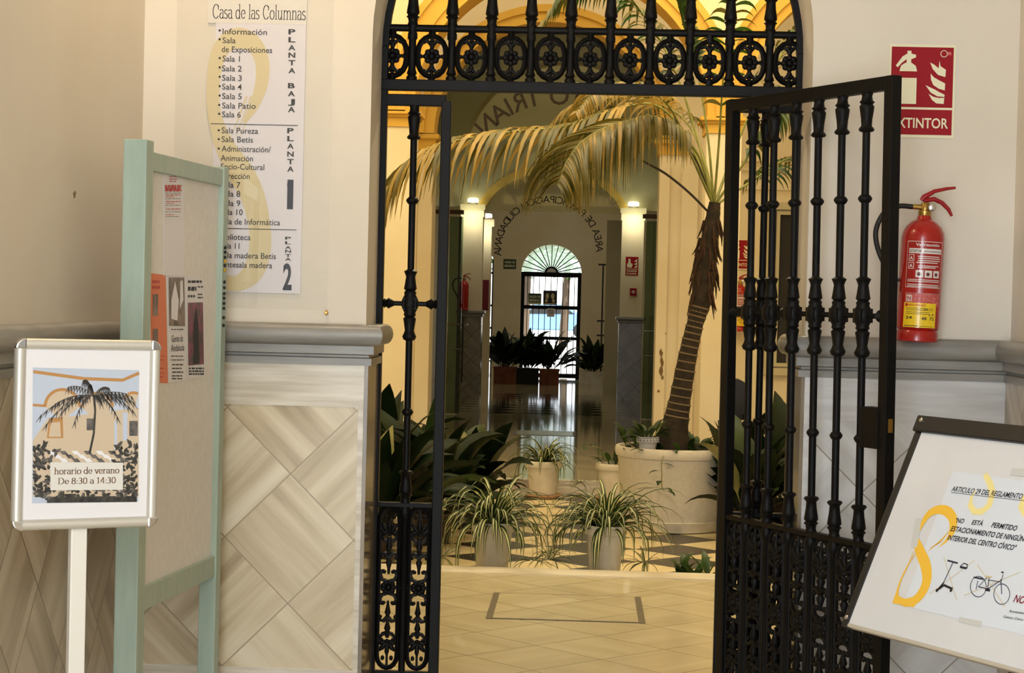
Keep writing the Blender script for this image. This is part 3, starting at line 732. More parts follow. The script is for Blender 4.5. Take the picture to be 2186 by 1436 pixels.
for x0, x1 in ((xo, xi), (xr_i, xr_o)):
    obj('rail', MB().box(x0, x1, GY-.016, GY+.016, ZTOP-.012, ZTOP+.026), M['iron'], g, bevel=.003)
    obj('rail', MB().box(x0, x1, GY-.014, GY+.014, ZLOW-.010, ZLOW+.006), M['iron'], g, bevel=.002)
    obj('rail', MB().box(x0, x1, GY-.016, GY+.016, .03, .075), M['iron'], g, bevel=.003)
    mr = MB().tube([(x0, GY, ZMID), (x1, GY, ZMID)], .0085, 8)
    for x, d in ((x0+.018, 1), (x1-.018, -1)):
        mr.lathe([(.012,0),(.017,.004),(.012,.01),(.019,.018),(.014,.026),(.009,.036)], (x, GY, ZMID), 10, axis=(d,0,0))
    mr.box((x0+x1)/2-.022, (x0+x1)/2+.022, GY-.02, GY+.02, ZMID-.02, ZMID+.02)
    obj('middle_rail', mr, M['iron'], g, smooth=35)
    xm = (x0+x1)/2
    obj('baluster', MB().lathe(baluster_profile(ZTOP-.01, ZMID, ZLOW, ZBOT-.2), (xm, GY, 0), 12), M['iron'], g, smooth=50)
    for e in (-1, 1):
        xc = xm + e*(x1-x0)*.235
        obj('scroll_panel', long_panel((xc, GY, (ZLOW+ZBOT)/2), .0345, (ZLOW-ZBOT)/2-.008), M['iron'], g, smooth=60)
    obj('spacer_rail', MB().tube([(x0, GY, (ZLOW+ZBOT)/2), (x1, GY, (ZLOW+ZBOT)/2)], .006, 6), M['iron'], g)
    obj('rail', MB().box(x0, x1, GY-.01, GY+.01, ZBOT-.014, ZBOT), M['iron'], g)
x0t = gx(838,115); dxt = (gx(1685,143)-x0t)/10
ov = oval_panel((0,0,0), .0475, (zr1-zr2)/2-.026)
for k in range(11):
    x = x0t + k*dxt; b_ = MB(Matrix.Translation((x, GY, (zr1+zr2)/2))); b_.add(ov.v, ov.f)
    obj('oval_panel', b_, M['iron'], g, smooth=60)
fan_c = V(0, GY, AZS-.25)
for k in range(10):
    x = x0t + (k+.5)*dxt; zt_ = AZS + math.sqrt(max(.0, (rr-.01)**2 - x*x))
    pr = [(.018,zr2+.014),(.0185,zr2+.024),(.013,zr2+.03),(.0175,zr2+.036),(.0125,zr2+.05),(.0125,zr1-.04),(.0165,zr1-.035),(.0165,zr1-.02),(.014,zr1-.012),(.018,zr1),(.016,zr1+.012)]
    if zt_ > zr1+.16:
        pr += [(r, z) for r, z in reversed(vase(zr1+.125, zr1+.012))] + [(.0105, zr1+.14), (.0105, zt_)]
    else: pr += [(.011, zt_)]
    obj('transom_baluster', MB().lathe(pr, (x, GY, 0), 12), M['iron'], g, smooth=50)
# the leaf, swung open towards the street
H0 = V(.462, .250, 0); H1 = V(at(1915,160,-.53).x, -.53, 0); dv_ = (H1-H0); LW = dv_.length; dv_.normalize(); nv = V(-dv_.y, dv_.x, 0)
tilt = Matrix.Translation((H0.x, H0.y, 2.1)) @ Matrix.Rotation(R(.55), 4, dv_) @ Matrix.Translation((-H0.x, -H0.y, -2.1))
LM = tilt @ Matrix(((dv_.x, nv.x, 0, H0.x), (dv_.y, nv.y, 0, H0.y), (0, 0, 1, 0), (0, 0, 0, 1)))
LT = 2.152
lf = thing('iron_gate_leaf', 'black wrought iron gate leaf swung open in front of the white wall on the right', 'gate', (H0.x, H0.y, 0))
def L(): return MB(LM)
obj('stile', L().box(-.002, .036, -.018, .018, .02, LT+.02), M['iron'], lf, bevel=.003)
obj('stile', L().box(LW-.036, LW+.002, -.018, .018, .02, LT+.02), M['iron'], lf, bevel=.003)
obj('rail', L().box(.036, LW-.036, -.017, .017, LT-.02, LT+.02), M['iron'], lf, bevel=.003)
obj('rail', L().box(.036, LW-.036, -.014, .014, ZLOW-.010, ZLOW+.006), M['iron'], lf, bevel=.002)
obj('rail', L().box(.036, LW-.036, -.017, .017, .03, .075), M['iron'], lf, bevel=.003)
obj('rail', L().box(.036, LW-.036, -.010, .010, ZBOT-.014, ZBOT), M['iron'], lf)
NB = 6; sp_ = (LW-.036)/(NB+1)
mr = L().tube([(.03,0,ZMID),(LW-.03,0,ZMID)], .0085, 8)
for s_, d in ((.036, 1), (LW-.036, -1)): mr.lathe([(.012,0),(.017,.004),(.012,.01),(.019,.018),(.014,.026),(.009,.036)], (s_, 0, ZMID), 10, axis=(d,0,0))
for k in range(NB): mr.box(.018+sp_*(k+1)-.021, .018+sp_*(k+1)+.021, -.021, .021, ZMID-.021, ZMID+.021)
obj('middle_rail', mr, M['iron'], lf, smooth=35)
obj('spacer_rail', L().tube([(.03,0,(ZLOW+ZBOT)/2),(LW-.03,0,(ZLOW+ZBOT)/2)], .006, 6), M['iron'], lf)
bp = baluster_profile(LT-.02, ZMID, ZLOW, .07)
for k in range(NB): obj('baluster', L().lathe(bp, (.018+sp_*(k+1), 0, 0), 12), M['iron'], lf, smooth=50)
lp = long_panel((0,0,(ZLOW+ZBOT)/2), .044, (ZLOW-ZBOT)/2-.008)
for k in range(NB+1):
    b_ = MB(LM @ Matrix.Translation((.018+sp_*(k+.5), 0, 0))); b_.add(lp.v, lp.f)
    obj('scroll_panel', b_, M['iron'], lf, smooth=60)
zl_ = 1.15
lk = obj('lock_box', L().box(LW-.115, LW-.03, -.022, .022, zl_-.06, zl_+.06), M['iron'], lf, bevel=.003)
obj('latch_plate', L().box(LW+.0015, LW+.0045, -.008, .008, zl_-.01, zl_+.03), M['brass'], lk)
# ------------------------------------------------------------------ things in the entrance
# directory under an acrylic sheet on the gate wall
SH = Sheet((0, -.004, 0), (1,0,0), (0,0,1))
q = lambda px, py: SH.pp(px, py)
dr_ = thing('directory_sign', 'tall house directory of rooms and floors under a clear sheet on the left wall', 'sign', at(560, 640, -.004))
u0, v0 = q(449, 622); u1, v1 = q(654, 44)
obj('sheet', MB().box(u0, u1, -.006, -.0005, v0, v1), M['paper2'], dr_)
hu0, hv0 = q(444, 49); hu1, hv1 = q(657, -60)
obj('header_card', MB().box(hu0, hu1, -.0065, -.0005, hv0, hv1), M['header'], dr_)
SD = Sheet((0, -.0065, 0), (1,0,0), (0,0,1))
em = MB()
E8 = [(522,262,3),(543,225,8),(558,180,11),(560,135,12),(545,98,14),(515,82,18),(485,90,16),(463,125,13),(455,190,11),(459,250,12),(480,312,17),(510,362,22),(536,410,21),(552,470,19),(555,530,19),(540,580,18),(510,604,14),(475,602,12)]
sc = 1/669
E8 = spline(E8, 4)
SD.stroke(em, [SD.pp(p.x, p.y) for p in E8], [p.z*sc*1.25 for p in E8], 0, .4)
for k in range(3): SD.stroke(em, [SD.pp(545-9*k, 205), SD.pp(530-10*k, 250), SD.pp(512-10*k, 292)], [2*sc, 1.6*sc, .5*sc], 0, .7)
obj('emblem', em, M['tan'], dr_)
ROWS = [("Información",475,570,73),("Sala",475,503,92),("de Exposiciones",473,581,111),("Sala 1",475,512,131),("Sala 2",474,516,152),("Sala 3",474,516,172),("Sala 4",474,516,191),("Sala 5",474,516,211),("Sala Patio",474,546,231),("Sala 6",474,514,250),
 ("Sala Pureza",473,551,284),("Sala Betis",473,540,303),("Administración/",473,578,323),("Animación",471,540,343),("Socio-Cultural",471,564,361),("Dirección",472,533,381),("Sala 7",472,513,400),("Sala 8",471,513,419),("Sala 9",471,513,439),("Sala 10",471,518,458),("Sala de Informática",470,598,478),
 ("Biblioteca",470,535,511),("Sala 11",470,511,530),("Sala madera Betis",470,589,550),("Antesala madera",471,581,570)]
lt = MB()
for s_, x0, x1, yb in ROWS: SD.tpx(lt, s_, x0, x1, yb, 13, bold=.007)
for x, y in [(469,65),(469,84),(469,124),(469,144),(469,164),(469,184),(469,204),(468,224),(468,243),(467,278),(467,297),(467,317)]:
    u, v = SD.pp(x, y); SD.disc(lt, u, v, 2.6*sc, 0, 1, 10)
for x0, x1, y in ((450,636,264),(470,633,487)):
    a = SD.pp(x0, y); b = SD.pp(x1, y); SD.rect(lt, a[0], a[1]-.0012, b[0], a[1]+.0012)
def column(s_, x, ys, wpx, hpx, bold=.03):
    for c, y in zip(s_, ys):
        u, v = SD.pp(x, y); SD.text(lt, c, u, v, hpx*sc, width=wpx*sc*(.35 if c == 'I' else 1), align='c', bold=bold)
column('PLANTA', 623, [73,90,107,123,139,156], 15, 11); column('BAJA', 622, [188,205,222,239], 15, 11)
column('PLANTA', 620, [284,301,317,334,350,366], 14, 11)
column('PLANTA', 615, [511,521,531,539,548,556], 13, 6)
obj('lettering', lt, M['ink'], dr_)
nv_ = MB(); lt0 = lt; lt = nv_
u, v = SD.pp(619, 444); SD.text(nv_, '1', u, v, 62*sc, width=13*sc, align='c', bold=.03); SD.poly(nv_, [SD.pp(613,392), SD.pp(613,398), SD.pp(619,392), SD.pp(619,382)], 0, 1.6)
obj('floor_number', nv_, M['navy'], dr_); nv_ = MB()
u, v = SD.pp(613, 617); SD.text(nv_, '2', u, v, 56*sc, width=19*sc, align='c', bold=.03)
obj('floor_number', nv_, M['navy'], dr_)
hd = MB(); SD.serif(hd, 'Casa de las Columnas', 453, 653, 39, 30, nib=.034, thin=.012)
obj('heading', hd, M['ink'], dr_)
a0 = q(366, 655); a1 = q(715, -90); p0 = q(700, 662)
ac_ = obj('acrylic_sheet', MB().box(a0[0], a1[0], -.013, -.009, p0[1], a1[1]), M['acrylic'], dr_)
for px_, py_ in ((697, 667), (704, -70), (380, 640)):
    u, v = q(px_, py_); obj('fixing_stud', MB().lathe([(.006,0),(.006,.016),(.004,.019)], (u, 0, v), 10, axis=(0,-1,0)), M['brass'], dr_)
# poster frame on a pole
yl, yr = -1.72, -1.56
A = at(43,1113,yl); B = at(315,1101,yr); TL = at(42,737,yl); TR = at(315,745,yr)
U = (B-A + TR-TL).normalized(); W_ = (TL-A + TR-B); W_ = (W_ - U*W_.dot(U)).normalized()
SP = Sheet(A, U, W_); wd = (B-A).length; hg = .5*((TL-A).length+(TR-B).length)
FM = Matrix(((U.x, W_.x, SP.N.x, A.x), (U.y, W_.y, SP.N.y, A.y), (U.z, W_.z, SP.N.z, A.z), (0,0,0,1)))
c0 = A + U*(wd/2)
st = thing('poster_stand', 'silver snap frame poster stand on a white pole announcing summer opening hours', 'sign stand', (c0.x, c0.y, 0))
fwid = .021
for (x0, x1, y0, y1) in ((-.004, wd+.004, hg-.004, hg+fwid), (-.004, wd+.004, -fwid, .004), (-fwid, .004, -.001, hg+.001), (wd-.004, wd+fwid, -.001, hg+.001)):
    m_ = MB(FM)
    if x1-x0 > y1-y0:
        c = (y0+y1)/2; h = (y1-y0)/2
        m_.prism([(x0, c+h*math.cos(PI*i/8), .002+.011*math.sin(PI*i/8)) for i in range(9)] + [(x0, y0, -.006), (x0, y1, -.006)], (x1-x0, 0, 0))
    else:
        c = (x0+x1)/2; h = (x1-x0)/2
        m_.prism([(c+h*math.cos(PI*i/8), y0, .002+.011*math.sin(PI*i/8)) for i in range(9)] + [(x0, y0, -.006), (x1, y0, -.006)], (0, y1-y0, 0))
    obj('frame_rail', m_, M['alu'], st, smooth=40)
for x in (-fwid, wd+.0): 
    for y in (-fwid, hg+.0):
        s1 = -1 if x < 0 else 1; s2 = -1 if y < 0 else 1
        pts = []
        cx, cy = (.003 if x < 0 else wd-.003), (.003 if y < 0 else hg-.003); r_ = fwid+.004
        pts = [(cx, cy, 0)] + [(cx+s1*r_*math.cos(PI/2*i/6), cy+s2*r_*math.sin(PI/2*i/6), 0) for i in range(7)]
        m_ = MB(FM); m_.prism([(a, b, -.008) for a, b, _ in pts], (0, 0, .022)); obj('corner_cap', m_, M['chrome'], st, bevel=.003)
po = obj('poster', MB(FM).box(0, wd, 0, hg, -.004, .001), M['paper'], st)
obj('back_plate', MB(FM).box(-.01, wd+.01, -.01, hg+.01, -.012, -.0045), M['alu'], st)
SP.O = SP.O + SP.N*.001
K = lambda px, py: SP.pp(px, py)
PR = Sheet(SP.O, SP.U, SP.W)
pic = MB(); pm = [M['skyblue'], M['walltan'], M['orangeprint'], M['leafprint'], M['greyprint'], M['paper'], M['ink']]
def PP(pts, mi, k): PR.poly(pic, [K(x, y) for x, y in pts], mi, k)
PP([(68,1074),(295,1071),(297,790),(70,784)], 0, .5)
PP([(70,1060),(296,1060),(296,870),(100,895),(70,940)], 1, .7)
for pts, wpx in (([(71,793),(180,808),(262,811),(297,796)], 3.5),):
    PR.stroke(pic, [K(x, y) for x, y in pts], [wpx*.00027*4]*len(pts), 2, 1)
for cx, cy, r_, a0_, a1_ in ((133,868,37,180,360),(208,872,33,185,355),(285,860,22,200,300)):
    pts = [(cx+r_*math.cos(R(a)), cy+r_*math.sin(R(a))) for a in range(a0_, a1_+1, 12)]
    PP(pts + [(cx, cy+30)], 1, .9); PR.stroke(pic, [K(x, y) for x, y in pts], .0035, 2, 1)
PR.stroke(pic, [K(70,864), K(96,866)], .003, 2, 1)
PP([(100,935),(135,935),(134,890),(104,892)], 2, 1); PP([(104,932),(130,932),(128,900),(108,902)], 1, 1.2); PP([(185,918),(202,918),(202,893),(185,893)], 4, 1); PP([(276,930),(294,930),(294,898),(276,898)], 4, 1.1)
PP([(244,960),(250,960),(250,898),(244,898)], 0, 1); PP([(262,940),(272,940),(272,880),(262,880)], 0, 1)
for i in range(6):
    for j in range(3): PP([(100+i*26+13*j, 962+j*8),(113+i*26+13*j, 962+j*8),(120+i*26+13*j, 970+j*8),(107+i*26+13*j, 970+j*8)], 4 if i % 2 else 5, 1.1)
PR.stroke(pic, [K(191,968), K(200,925), K(203,875), K(200,845)], .0026, 3, 1.6)
rnd = random.Random(3)
for ex, ey in ((88,886),(118,862),(146,826),(190,822),(232,828),(268,840),(280,846),(250,890),(160,900),(216,858),(100,905),(132,880),(178,812),(282,875),(284,858)):
    mid = ((200+ex)/2, min(845, ey)-9)
    q0 = [(200,845), mid, (ex, ey)]; cur = [((1-t)**2*q0[0][0]+2*t*(1-t)*q0[1][0]+t*t*q0[2][0], (1-t)**2*q0[0][1]+2*t*(1-t)*q0[1][1]+t*t*q0[2][1]) for t in [i/9 for i in range(10)]]
    PR.stroke(pic, [K(x, y) for x, y in cur], .0009, 4, 1.5)
    for (x, y) in cur[2:]:
        for d in (-1, 1): PR.stroke(pic, [K(x, y), K(x+(ex-200)*.07+d*4, y+16)], [.0017, .0003], 3 if d > 0 else 4, 1.6)
for i in range(230):
    sd_ = rnd.random() < .5; x = rnd.uniform(70, 118) if sd_ else rnd.uniform(242, 292); y = rnd.uniform(950, 1062)
    if i > 170: x = rnd.uniform(75, 290); y = rnd.uniform(1045, 1066)
    l = rnd.uniform(8, 18); an = rnd.uniform(0, PI); x = max(74, min(288, x)); dx, dy = math.cos(an)*l, -math.sin(an)*l
    x2 = max(70, min(294, x+dx)); PR.stroke(pic, [K(x, y), K((x+x2)/2+1, y+dy*.5), K(x2, y+dy)], [.0015, .0042, .0006], 3 if rnd.random() < .7 else 4, 1.8 + i*.004)
PP([(100,1073),(292,1071),(292,1058),(100,1060)], 3, 1.7)
obj('photo', pic, pm, po)
cap = MB(); PR.poly(cap, [K(107,1046), K(262,1045), K(262,987), K(107,986)], 0, 4)
PR.serif(cap, 'horario de verano', 115, 254, 1012, 14, 1, 5, nib=.05); PR.serif(cap, 'De 8:30 a 14:30', 123, 247, 1033, 13, 1, 5, nib=.05)
obj('caption', cap, [M['header'], M['ink_brown']], po)
pu = K(172,1130)[0]; pc_ = A + U*pu
bn = SP.N*-.012
pm_ = MB(Matrix(((U.x, SP.N.x, 0, pc_.x), (U.y, SP.N.y, 0, pc_.y), (0, 0, 1, 0), (0,0,0,1))))
pm_.box(-.0195, .0195, -.034, -.008, .012, A.z+.06)
obj('pole', pm_, M['whitemetal'], st, bevel=.003)
pb = MB(Matrix(((U.x, SP.N.x, 0, pc_.x), (U.y, SP.N.y, 0, pc_.y), (0, 0, 1, 0), (0,0,0,1))))
pb.box(-.19, .19, -.2, .16, 0, .012); obj('base_plate', pb, M['alu'], st, bevel=.004)
# notice board
yn, yf_ = -.86, -.17
nb0 = at(312,1000,yn); nf0 = at(467,1000,yf_); bd = V(nf0.x-nb0.x, yf_-yn, 0); BL = bd.length; bd.normalize(); bnm = V(bd.y, -bd.x, 0)   # faces right and towards the street
# local frame: s along the board, n out of its face, z up
BMx = Matrix(((bd.x, bnm.x, 0, nb0.x), (bd.y, bnm.y, 0, nb0.y), (0,0,1,0), (0,0,0,1)))
zt_n = at(312,318,yn).z; zt_f = at(467,366,yf_).z; zb_n = at(330,1290,yn).z; zb_f = at(470,1215,yf_).z
ztop = (zt_n+zt_f)/2; zbot = (zb_n+zb_f)/2
nb = thing('notice_board', 'pale green framed notice board on legs standing along the left wall', 'notice board', ((nb0.x+nf0.x)/2, (yn+yf_)/2, 0))
def NBm(): return MB(BMx)
zp = at(285,300,yn).z
obj('post', NBm().box(-.062, .0, -.062, .004, 0, zp), M['green'], nb, bevel=.003)
obj('post', NBm().box(BL-.02, BL+.03, -.05, .004, 0, ztop+.008), M['green'], nb, bevel=.003)
obj('rail', NBm().box(-.001, BL-.018, -.045, -.001, ztop-.052, ztop), M['green'], nb, bevel=.002)
obj('rail', NBm().box(-.001, BL-.018, -.045, -.001, zbot-.02, zbot+.045), M['green'], nb, bevel=.002)
obj('panel', NBm().box(.0, BL-.02, -.03, -.014, zbot+.045, ztop-.052), M['felt'], nb)
SB = Sheet(BMx @ V(0, -.0135, 0), bd, (0,0,1))
def paper(name, label, quad, m, group=None):
    uv = [SB.pp(x, y) for x, y in quad]; us = [a for a, b in uv]; vs_ = [b for a, b in uv]
    b_ = MB(); a = [SB.P(u, v, .4) for u, v in uv]; b_.prism(a, SB.N*.0008)
    o = obj(name, b_, m); return tag(o, label, 'paper', group)
def onp(parent, name, b_, m): return obj(name, b_, m, parent)
Q = lambda x, y: SB.pp(x, y)
def lines(b_, x0, x1, ys, h=2.2, mi=0, k=4, jag=.25, seed=1):
    rd = random.Random(seed)
    for y in ys:
        x = x0
        while x < x1-2:
            l = rd.uniform(3, 9); x2 = min(x+l, x1); SB.poly(b_, [Q(x, y+h*.5), Q(x2, y+h*.5), Q(x2, y-h*.5), Q(x, y-h*.5)], mi, k); x = x2+rd.uniform(1, 2.2)
p1 = paper('timetable_sheet', 'long white sheet with red heading pinned at the top of the notice board', [(349,590),(392,589),(392,368),(348,364)], M['paper'])
b_ = MB(); lines(b_, 360, 377, (377,382,387), 1.6, 0, seed=2); lines(b_, 351, 386, (397,402,406), 5, 0, seed=3); lines(b_, 353, 385, (416,430,446), 1.6, 0, seed=5)
lines(b_, 353, 370, (420,434,458), 1.4, 0, seed=7); lines(b_, 352, 384, (412,424,438,452,462), 1.2, 1, seed=9); onp(p1, 'printing', b_, [M['redp'], M['ink_grey']])
p2 = paper('orange_flyer', 'orange flyer pinned low on the notice board, leftmost of three', [(323,816),(358,818),(353,587),(321,583)], M['orangep'])
b_ = MB(); lines(b_, 324, 340, (601,613), 6, 0, seed=4); lines(b_, 326, 350, (760,768,786,796,804), 2, 0, seed=6)
for yy in (628, 702): SB.poly(b_, [Q(325,yy+70-24), Q(336,yy+70-24), Q(336,yy), Q(325,yy)], 1, 4)
onp(p2, 'printing', b_, [M['redp'], M['photo_dark']])
p3 = paper('people_poster', 'white poster with dark photo and tall lettering, middle of three on the notice board', [(360,817),(397,812),(395,590),(356,588)], M['paper'])
b_ = MB(); SB.poly(b_, [Q(360,695), Q(394,696), Q(392,592), Q(359,592)], 0, 4)
SB.poly(b_, [Q(364,680), Q(377,684), Q(380,640), Q(372,600), Q(364,640)], 2, 5); SB.poly(b_, [Q(382,660), Q(390,640), Q(388,598), Q(383,600)], 2, 5)
for s_, x0, x1, yb in (("Gente de",365,389,730),("Andalucía",364,392,750)):
    u0, v0 = Q(x0, yb); u1, v1 = Q(x1, yb); SB.text(b_, s_, u0, v0, .021, width=u1-u0, mi=1, k=4)
lines(b_, 364, 392, (703,760,768), 2, 1, seed=8); lines(b_, 366, 390, (778,786,794,802,808), 2.4, 1, seed=10); onp(p3, 'printing', b_, [M['photo_dark'], M['ink'], M['paper']])
p4 = paper('pink_photo_poster', 'white poster with large pink and dark photo, rightmost of three on the notice board', [(398,809),(438,804),(434,594),(396,591)], M['paper'])
b_ = MB(); SB.poly(b_, [Q(401,780), Q(434,777), Q(432,645), Q(400,646)], 0, 4)
SB.poly(b_, [Q(412,776), Q(424,776), Q(422,690), Q(417,655), Q(412,690)], 1, 5)
lines(b_, 400, 430, (601,), 5, 1, seed=11); lines(b_, 400, 418, (614,618,632), 5, 1, seed=12); lines(b_, 421, 432, (612,628,635), 3, 1, seed=13); lines(b_, 402, 434, (786,792,798), 3.4, 1, seed=14)
onp(p4, 'printing', b_, [M['photo_pink'], M['ink']])
SPn = Sheet(BMx @ V(0, .004, 0), bd, (0,0,1))
pins = [526,536,547,556,565,575,601,613,626,636,647,658,678,695]
for i, y in enumerate(pins):
    u, v = SPn.pp(456.5, y); u = BL-.006; b_ = MB(); c = SPn.P(u, v, 1)
    b_.lathe([(.0015,-.004),(.0015,0),(.0052,.001),(.0058,.004),(.004,.007)], c, 10, axis=SPn.N)
    o = obj('push_pin', b_, M['pin_yellow'] if i in (3, 5) else M['pin_black'], smooth=40)
    if i in (3, 5): tag(o, ('upper' if i == 3 else 'lower')+' of two yellow push pins on the far notice board post', 'pin', 'push pins on the notice board post')
    else: tag(o, 'black push pin in the column of pins on the notice board post', 'pin', 'push pins on the notice board post')
# fire extinguisher sign and extinguisher
def ext_sign(x0, z1, y, label, wd=.205, ht=.295, part_text='EXTINTOR', scale=1.0):
    S = Sheet((x0, y-.003, z1-ht), (1,0,0), (0,0,1)); o = thing('extinguisher_sign', label, 'sign', (x0+wd/2, y-.002, z1-ht))
    obj('plate', MB().box(x0, x0+wd, y-.003, y-.0005, z1-ht, z1), M['signglow'], o)
    b_ = MB(); g_ = wd/.205
    S.rect(b_, .007*g_, .094*g_, wd-.007*g_, ht-.008*g_, 0, 1); S.rect(b_, .007*g_, .009*g_, wd-.007*g_, .087*g_, 0, 1)
    obj('red_field', b_, M['signred'], o)
    p = MB(); X = lambda a: a*wd; Zc = lambda b: b*ht
    def pg(pts, mi=0, k=2): S.poly(p, [(X(a), Zc(b)) for a, b in pts], mi, k)
    pg([(.16,.36),(.42,.36),(.42,.72),(.40,.77),(.34,.80),(.24,.80),(.18,.77),(.16,.72)]); pg([(.26,.80),(.33,.80),(.33,.84),(.40,.86),(.40,.89),(.33,.90),(.33,.93),(.27,.93),(.27,.90),(.20,.87),(.13,.80),(.10,.77),(.13,.75),(.19,.80),(.26,.84)])
    pg([(.16,.64),(.42,.64),(.42,.71),(.16,.71)], 1, 3)
    for fpts in ([(385,138),(390,162),(415,178),(413,210),(380,201),(356,176),(343,147),(362,156),(382,172)], [(347,196),(362,212),(388,226),(413,238),(412,269),(385,262),(360,246),(349,222)], [(325,247),(345,256),(368,266),(392,279),(412,288),(411,298),(380,296),(350,280)], [(340,285),(362,298),(386,303),(411,302),(409,329),(376,327),(356,312)]):
        pg([((x-160)/298, (480-y)/412) for x, y in fpts][::-1])
    S.disc(p, X(.82), Zc(.905), .011*g_, 0, 2); S.disc(p, X(.82), Zc(.905), .009*g_, 1, 3); S.rect(p, X(.875), Zc(.89), X(.93), Zc(.925), 2, 2)
    obj('pictogram', p, [M['signglow'], M['signred'], M['label_pink']], o)
    tx = MB(); S.text(tx, part_text, X(.07), Zc(.105), .032*g_, width=X(.84), bold=.016, k=2); obj('lettering', tx, M['signglow'], o)
    return o
e0 = at(1899,94,0); e1 = at(2041,96,0); e2 = at(2036,292,0)
ext_sign(e0.x, e0.z, 0, 'red sign with extinguisher and flame symbols on the white wall behind the open gate leaf', wd=e1.x-e0.x, ht=e1.z-e2.z+.004)
def extinguisher(label, base, ht, tilt_=0.0, detail=True):
    """body of height ht (without levers); origin at the foot"""
    k = ht/.46; o = thing('fire_extinguisher', label, 'fire extinguisher', base)
    T = Matrix.Translation(base) @ Matrix.Rotation(tilt_, 4, 'Y') @ Matrix.Scale(k, 4)
    mk = lambda: MB(T)
    r_ = .077
    body = mk().lathe([(.070,0),(.0745,.004),(.0745,.036),(.070,.042),(r_,.05),(r_,.375),(.074,.395),(.064,.416),(.046,.434),(.028,.444),(.022,.46)], (0,0,0), 32)
    bo = obj('cylinder', body, M['red'], o, smooth=40)
    obj('neck_valve', mk().lathe([(.022,.455),(.024,.46),(.024,.475),(.016,.478),(.016,.50),(.012,.505)], (0,0,0), 16).tube([(-.055,0,.488),(.03,0,.488)], [.009,.011], 10), M['brass'], o, smooth=40)
    obj('gauge', mk().lathe([(.012,0),(.014,.002),(.014,.012),(.011,.014)], (.022,-.008,.488), 16, axis=(0,-1,0)), M['chrome'], o, smooth=40)
    obj('lever', mk().tube([(-.014,0,.512),(-.006,0,.525),(.03,0,.548),(.075,0,.560),(.105,0,.565)], [.011,.013,.010,.008,.006], 8, sq=.8), M['redlever'], o, smooth=60)
    obj('lever', mk().tube([(-.005,0,.512),(.03,0,.520),(.06,0,.508),(.085,0,.485),(.098,0,.462)], [.011,.011,.010,.009,.006], 8, sq=.8), M['redlever'], o, smooth=60)
    obj('hose', mk().tube(spline([(-.045,0,.488),(-.095,-.004,.487),(-.145,-.006,.462),(-.172,-.006,.40),(-.165,-.004,.34),(-.135,0,.275),(-.105,0,.225),(-.092,0,.18)], 6), .0095, 10), M['rubber'], o, smooth=60)
    obj('hose_clip', mk().tube([(-.096,0,.22),(-.07,0,.22)], .006, 6), M['rubber'], o)
    if detail:
        def wrap(a0, a1, z0, z1, rr, n=14): return [[(rr*math.sin(a0+(a1-a0)*i/n), -rr*math.cos(a0+(a1-a0)*i/n), z) for i in range(n+1)] for z in (z0, z1)]
        def wt(b_, s_, a0, a1, z, cap_, mi, rr, bold=0.02):
            vs_, fs = text2d(s_, bold, 0); x0 = min(p[0] for p in vs_); x1 = max(p[0] for p in vs_)
            b_.add([(rr*math.sin(a0+(a1-a0)*(x-x0)/(x1-x0)), -rr*math.cos(a0+(a1-a0)*(x-x0)/(x1-x0)), z+y*cap_/CAPH) for x, y in vs_], fs, mi)
        A0, A1 = R(-52), R(52)
        lb = mk(); R0 = r_+.0006; R1 = r_+.0011; R2 = r_+.0016
        lb.rows(wrap(A0, A1, .195, .362, R0), 0)
        fr_ = lambda z0, z1, a0=A0, a1=A1, mi=1, rr=R1: lb.rows(wrap(a0, a1, z0, z1, rr), mi)
        fr_(.360,.362); fr_(.195,.197); fr_(.195,.362,A0,A0+.02); fr_(.195,.362,A1-.02,A1)
        wt(lb, 'Vallreunión', R(-28), R(38), .345, .011, 1, R2)
        fr_(.318,.336,R(-46),R(48),1); wt(lb, 'EXTINTOR', R(-43), R(-12), .3225, .009, 2, R2); fr_(.325,.327,R(-5),R(44),2,R2)
        for i in range(2):
            z = .262+.028*i; fr_(z, z+.024, R(-46), R(-30), 1); fr_(z+.002, z+.022, R(-44.5), R(-31.5), 0, R1+.0002); wt(lb, 'A', R(-43), R(-33), z+.005, .013, 1, R2+.0002)
        rd = random.Random(5)
        for z in (.306,.299,.291,.284,.272,.266): fr_(z, z+.0032, R(-24+rd.uniform(0,6)), R(36+rd.uniform(-8,10)), 1)
        for i in range(3):
            a = R(-24+24*i); fr_(.232,.258,a,a+R(20),1); fr_(.238,.250,a+R(5),a+R(12),2,R2); fr_(.243,.246,a+R(3),a+R(15),0,R2+.0002)
        for z in (.222,.216,.205,.199): fr_(z, z+.0028, R(-46), R(46), 1)
        fr_(.128,.176,R(-50),R(52),3); fr_(.174,.176,R(-50),R(52),1); fr_(.146,.168,R(-46),R(-30),1); wt(lb, 'N', R(-43), R(-33), .149, .015, 0, R2)
        fr_(.052,.140,R(-52),R(40),4,R1+.0003); wt(lb, 'SEGURIDAD', R(-38), R(8), .129, .007, 5, R2+.0005); fr_(.127,.137,R(-48),R(-40),5,R2+.0003)
        for z in (.120,.114,.106,.100): fr_(z, z+.0016, R(-44), R(30-10*((z*1000) % 3)), 2, R2+.0003)
        wt(lb, 'Zm', R(2), R(14), .116, .006, 2, R2+.0005); wt(lb, '24', R(-44), R(-26), .082, .010, 2, R2+.0005); wt(lb, '48', R(-2), R(12), .080, .011, 2, R2+.0005); wt(lb, '72', R(20), R(34), .080, .011, 2, R2+.0005)
        wt(lb, '3-9', R(16), R(32), .096, .006, 2, R2+.0005); fr_(.056,.0585,R(-48),R(-10),2,R2+.0003); fr_(.056,.0575,R(-6),R(34),2,R2+.0003)
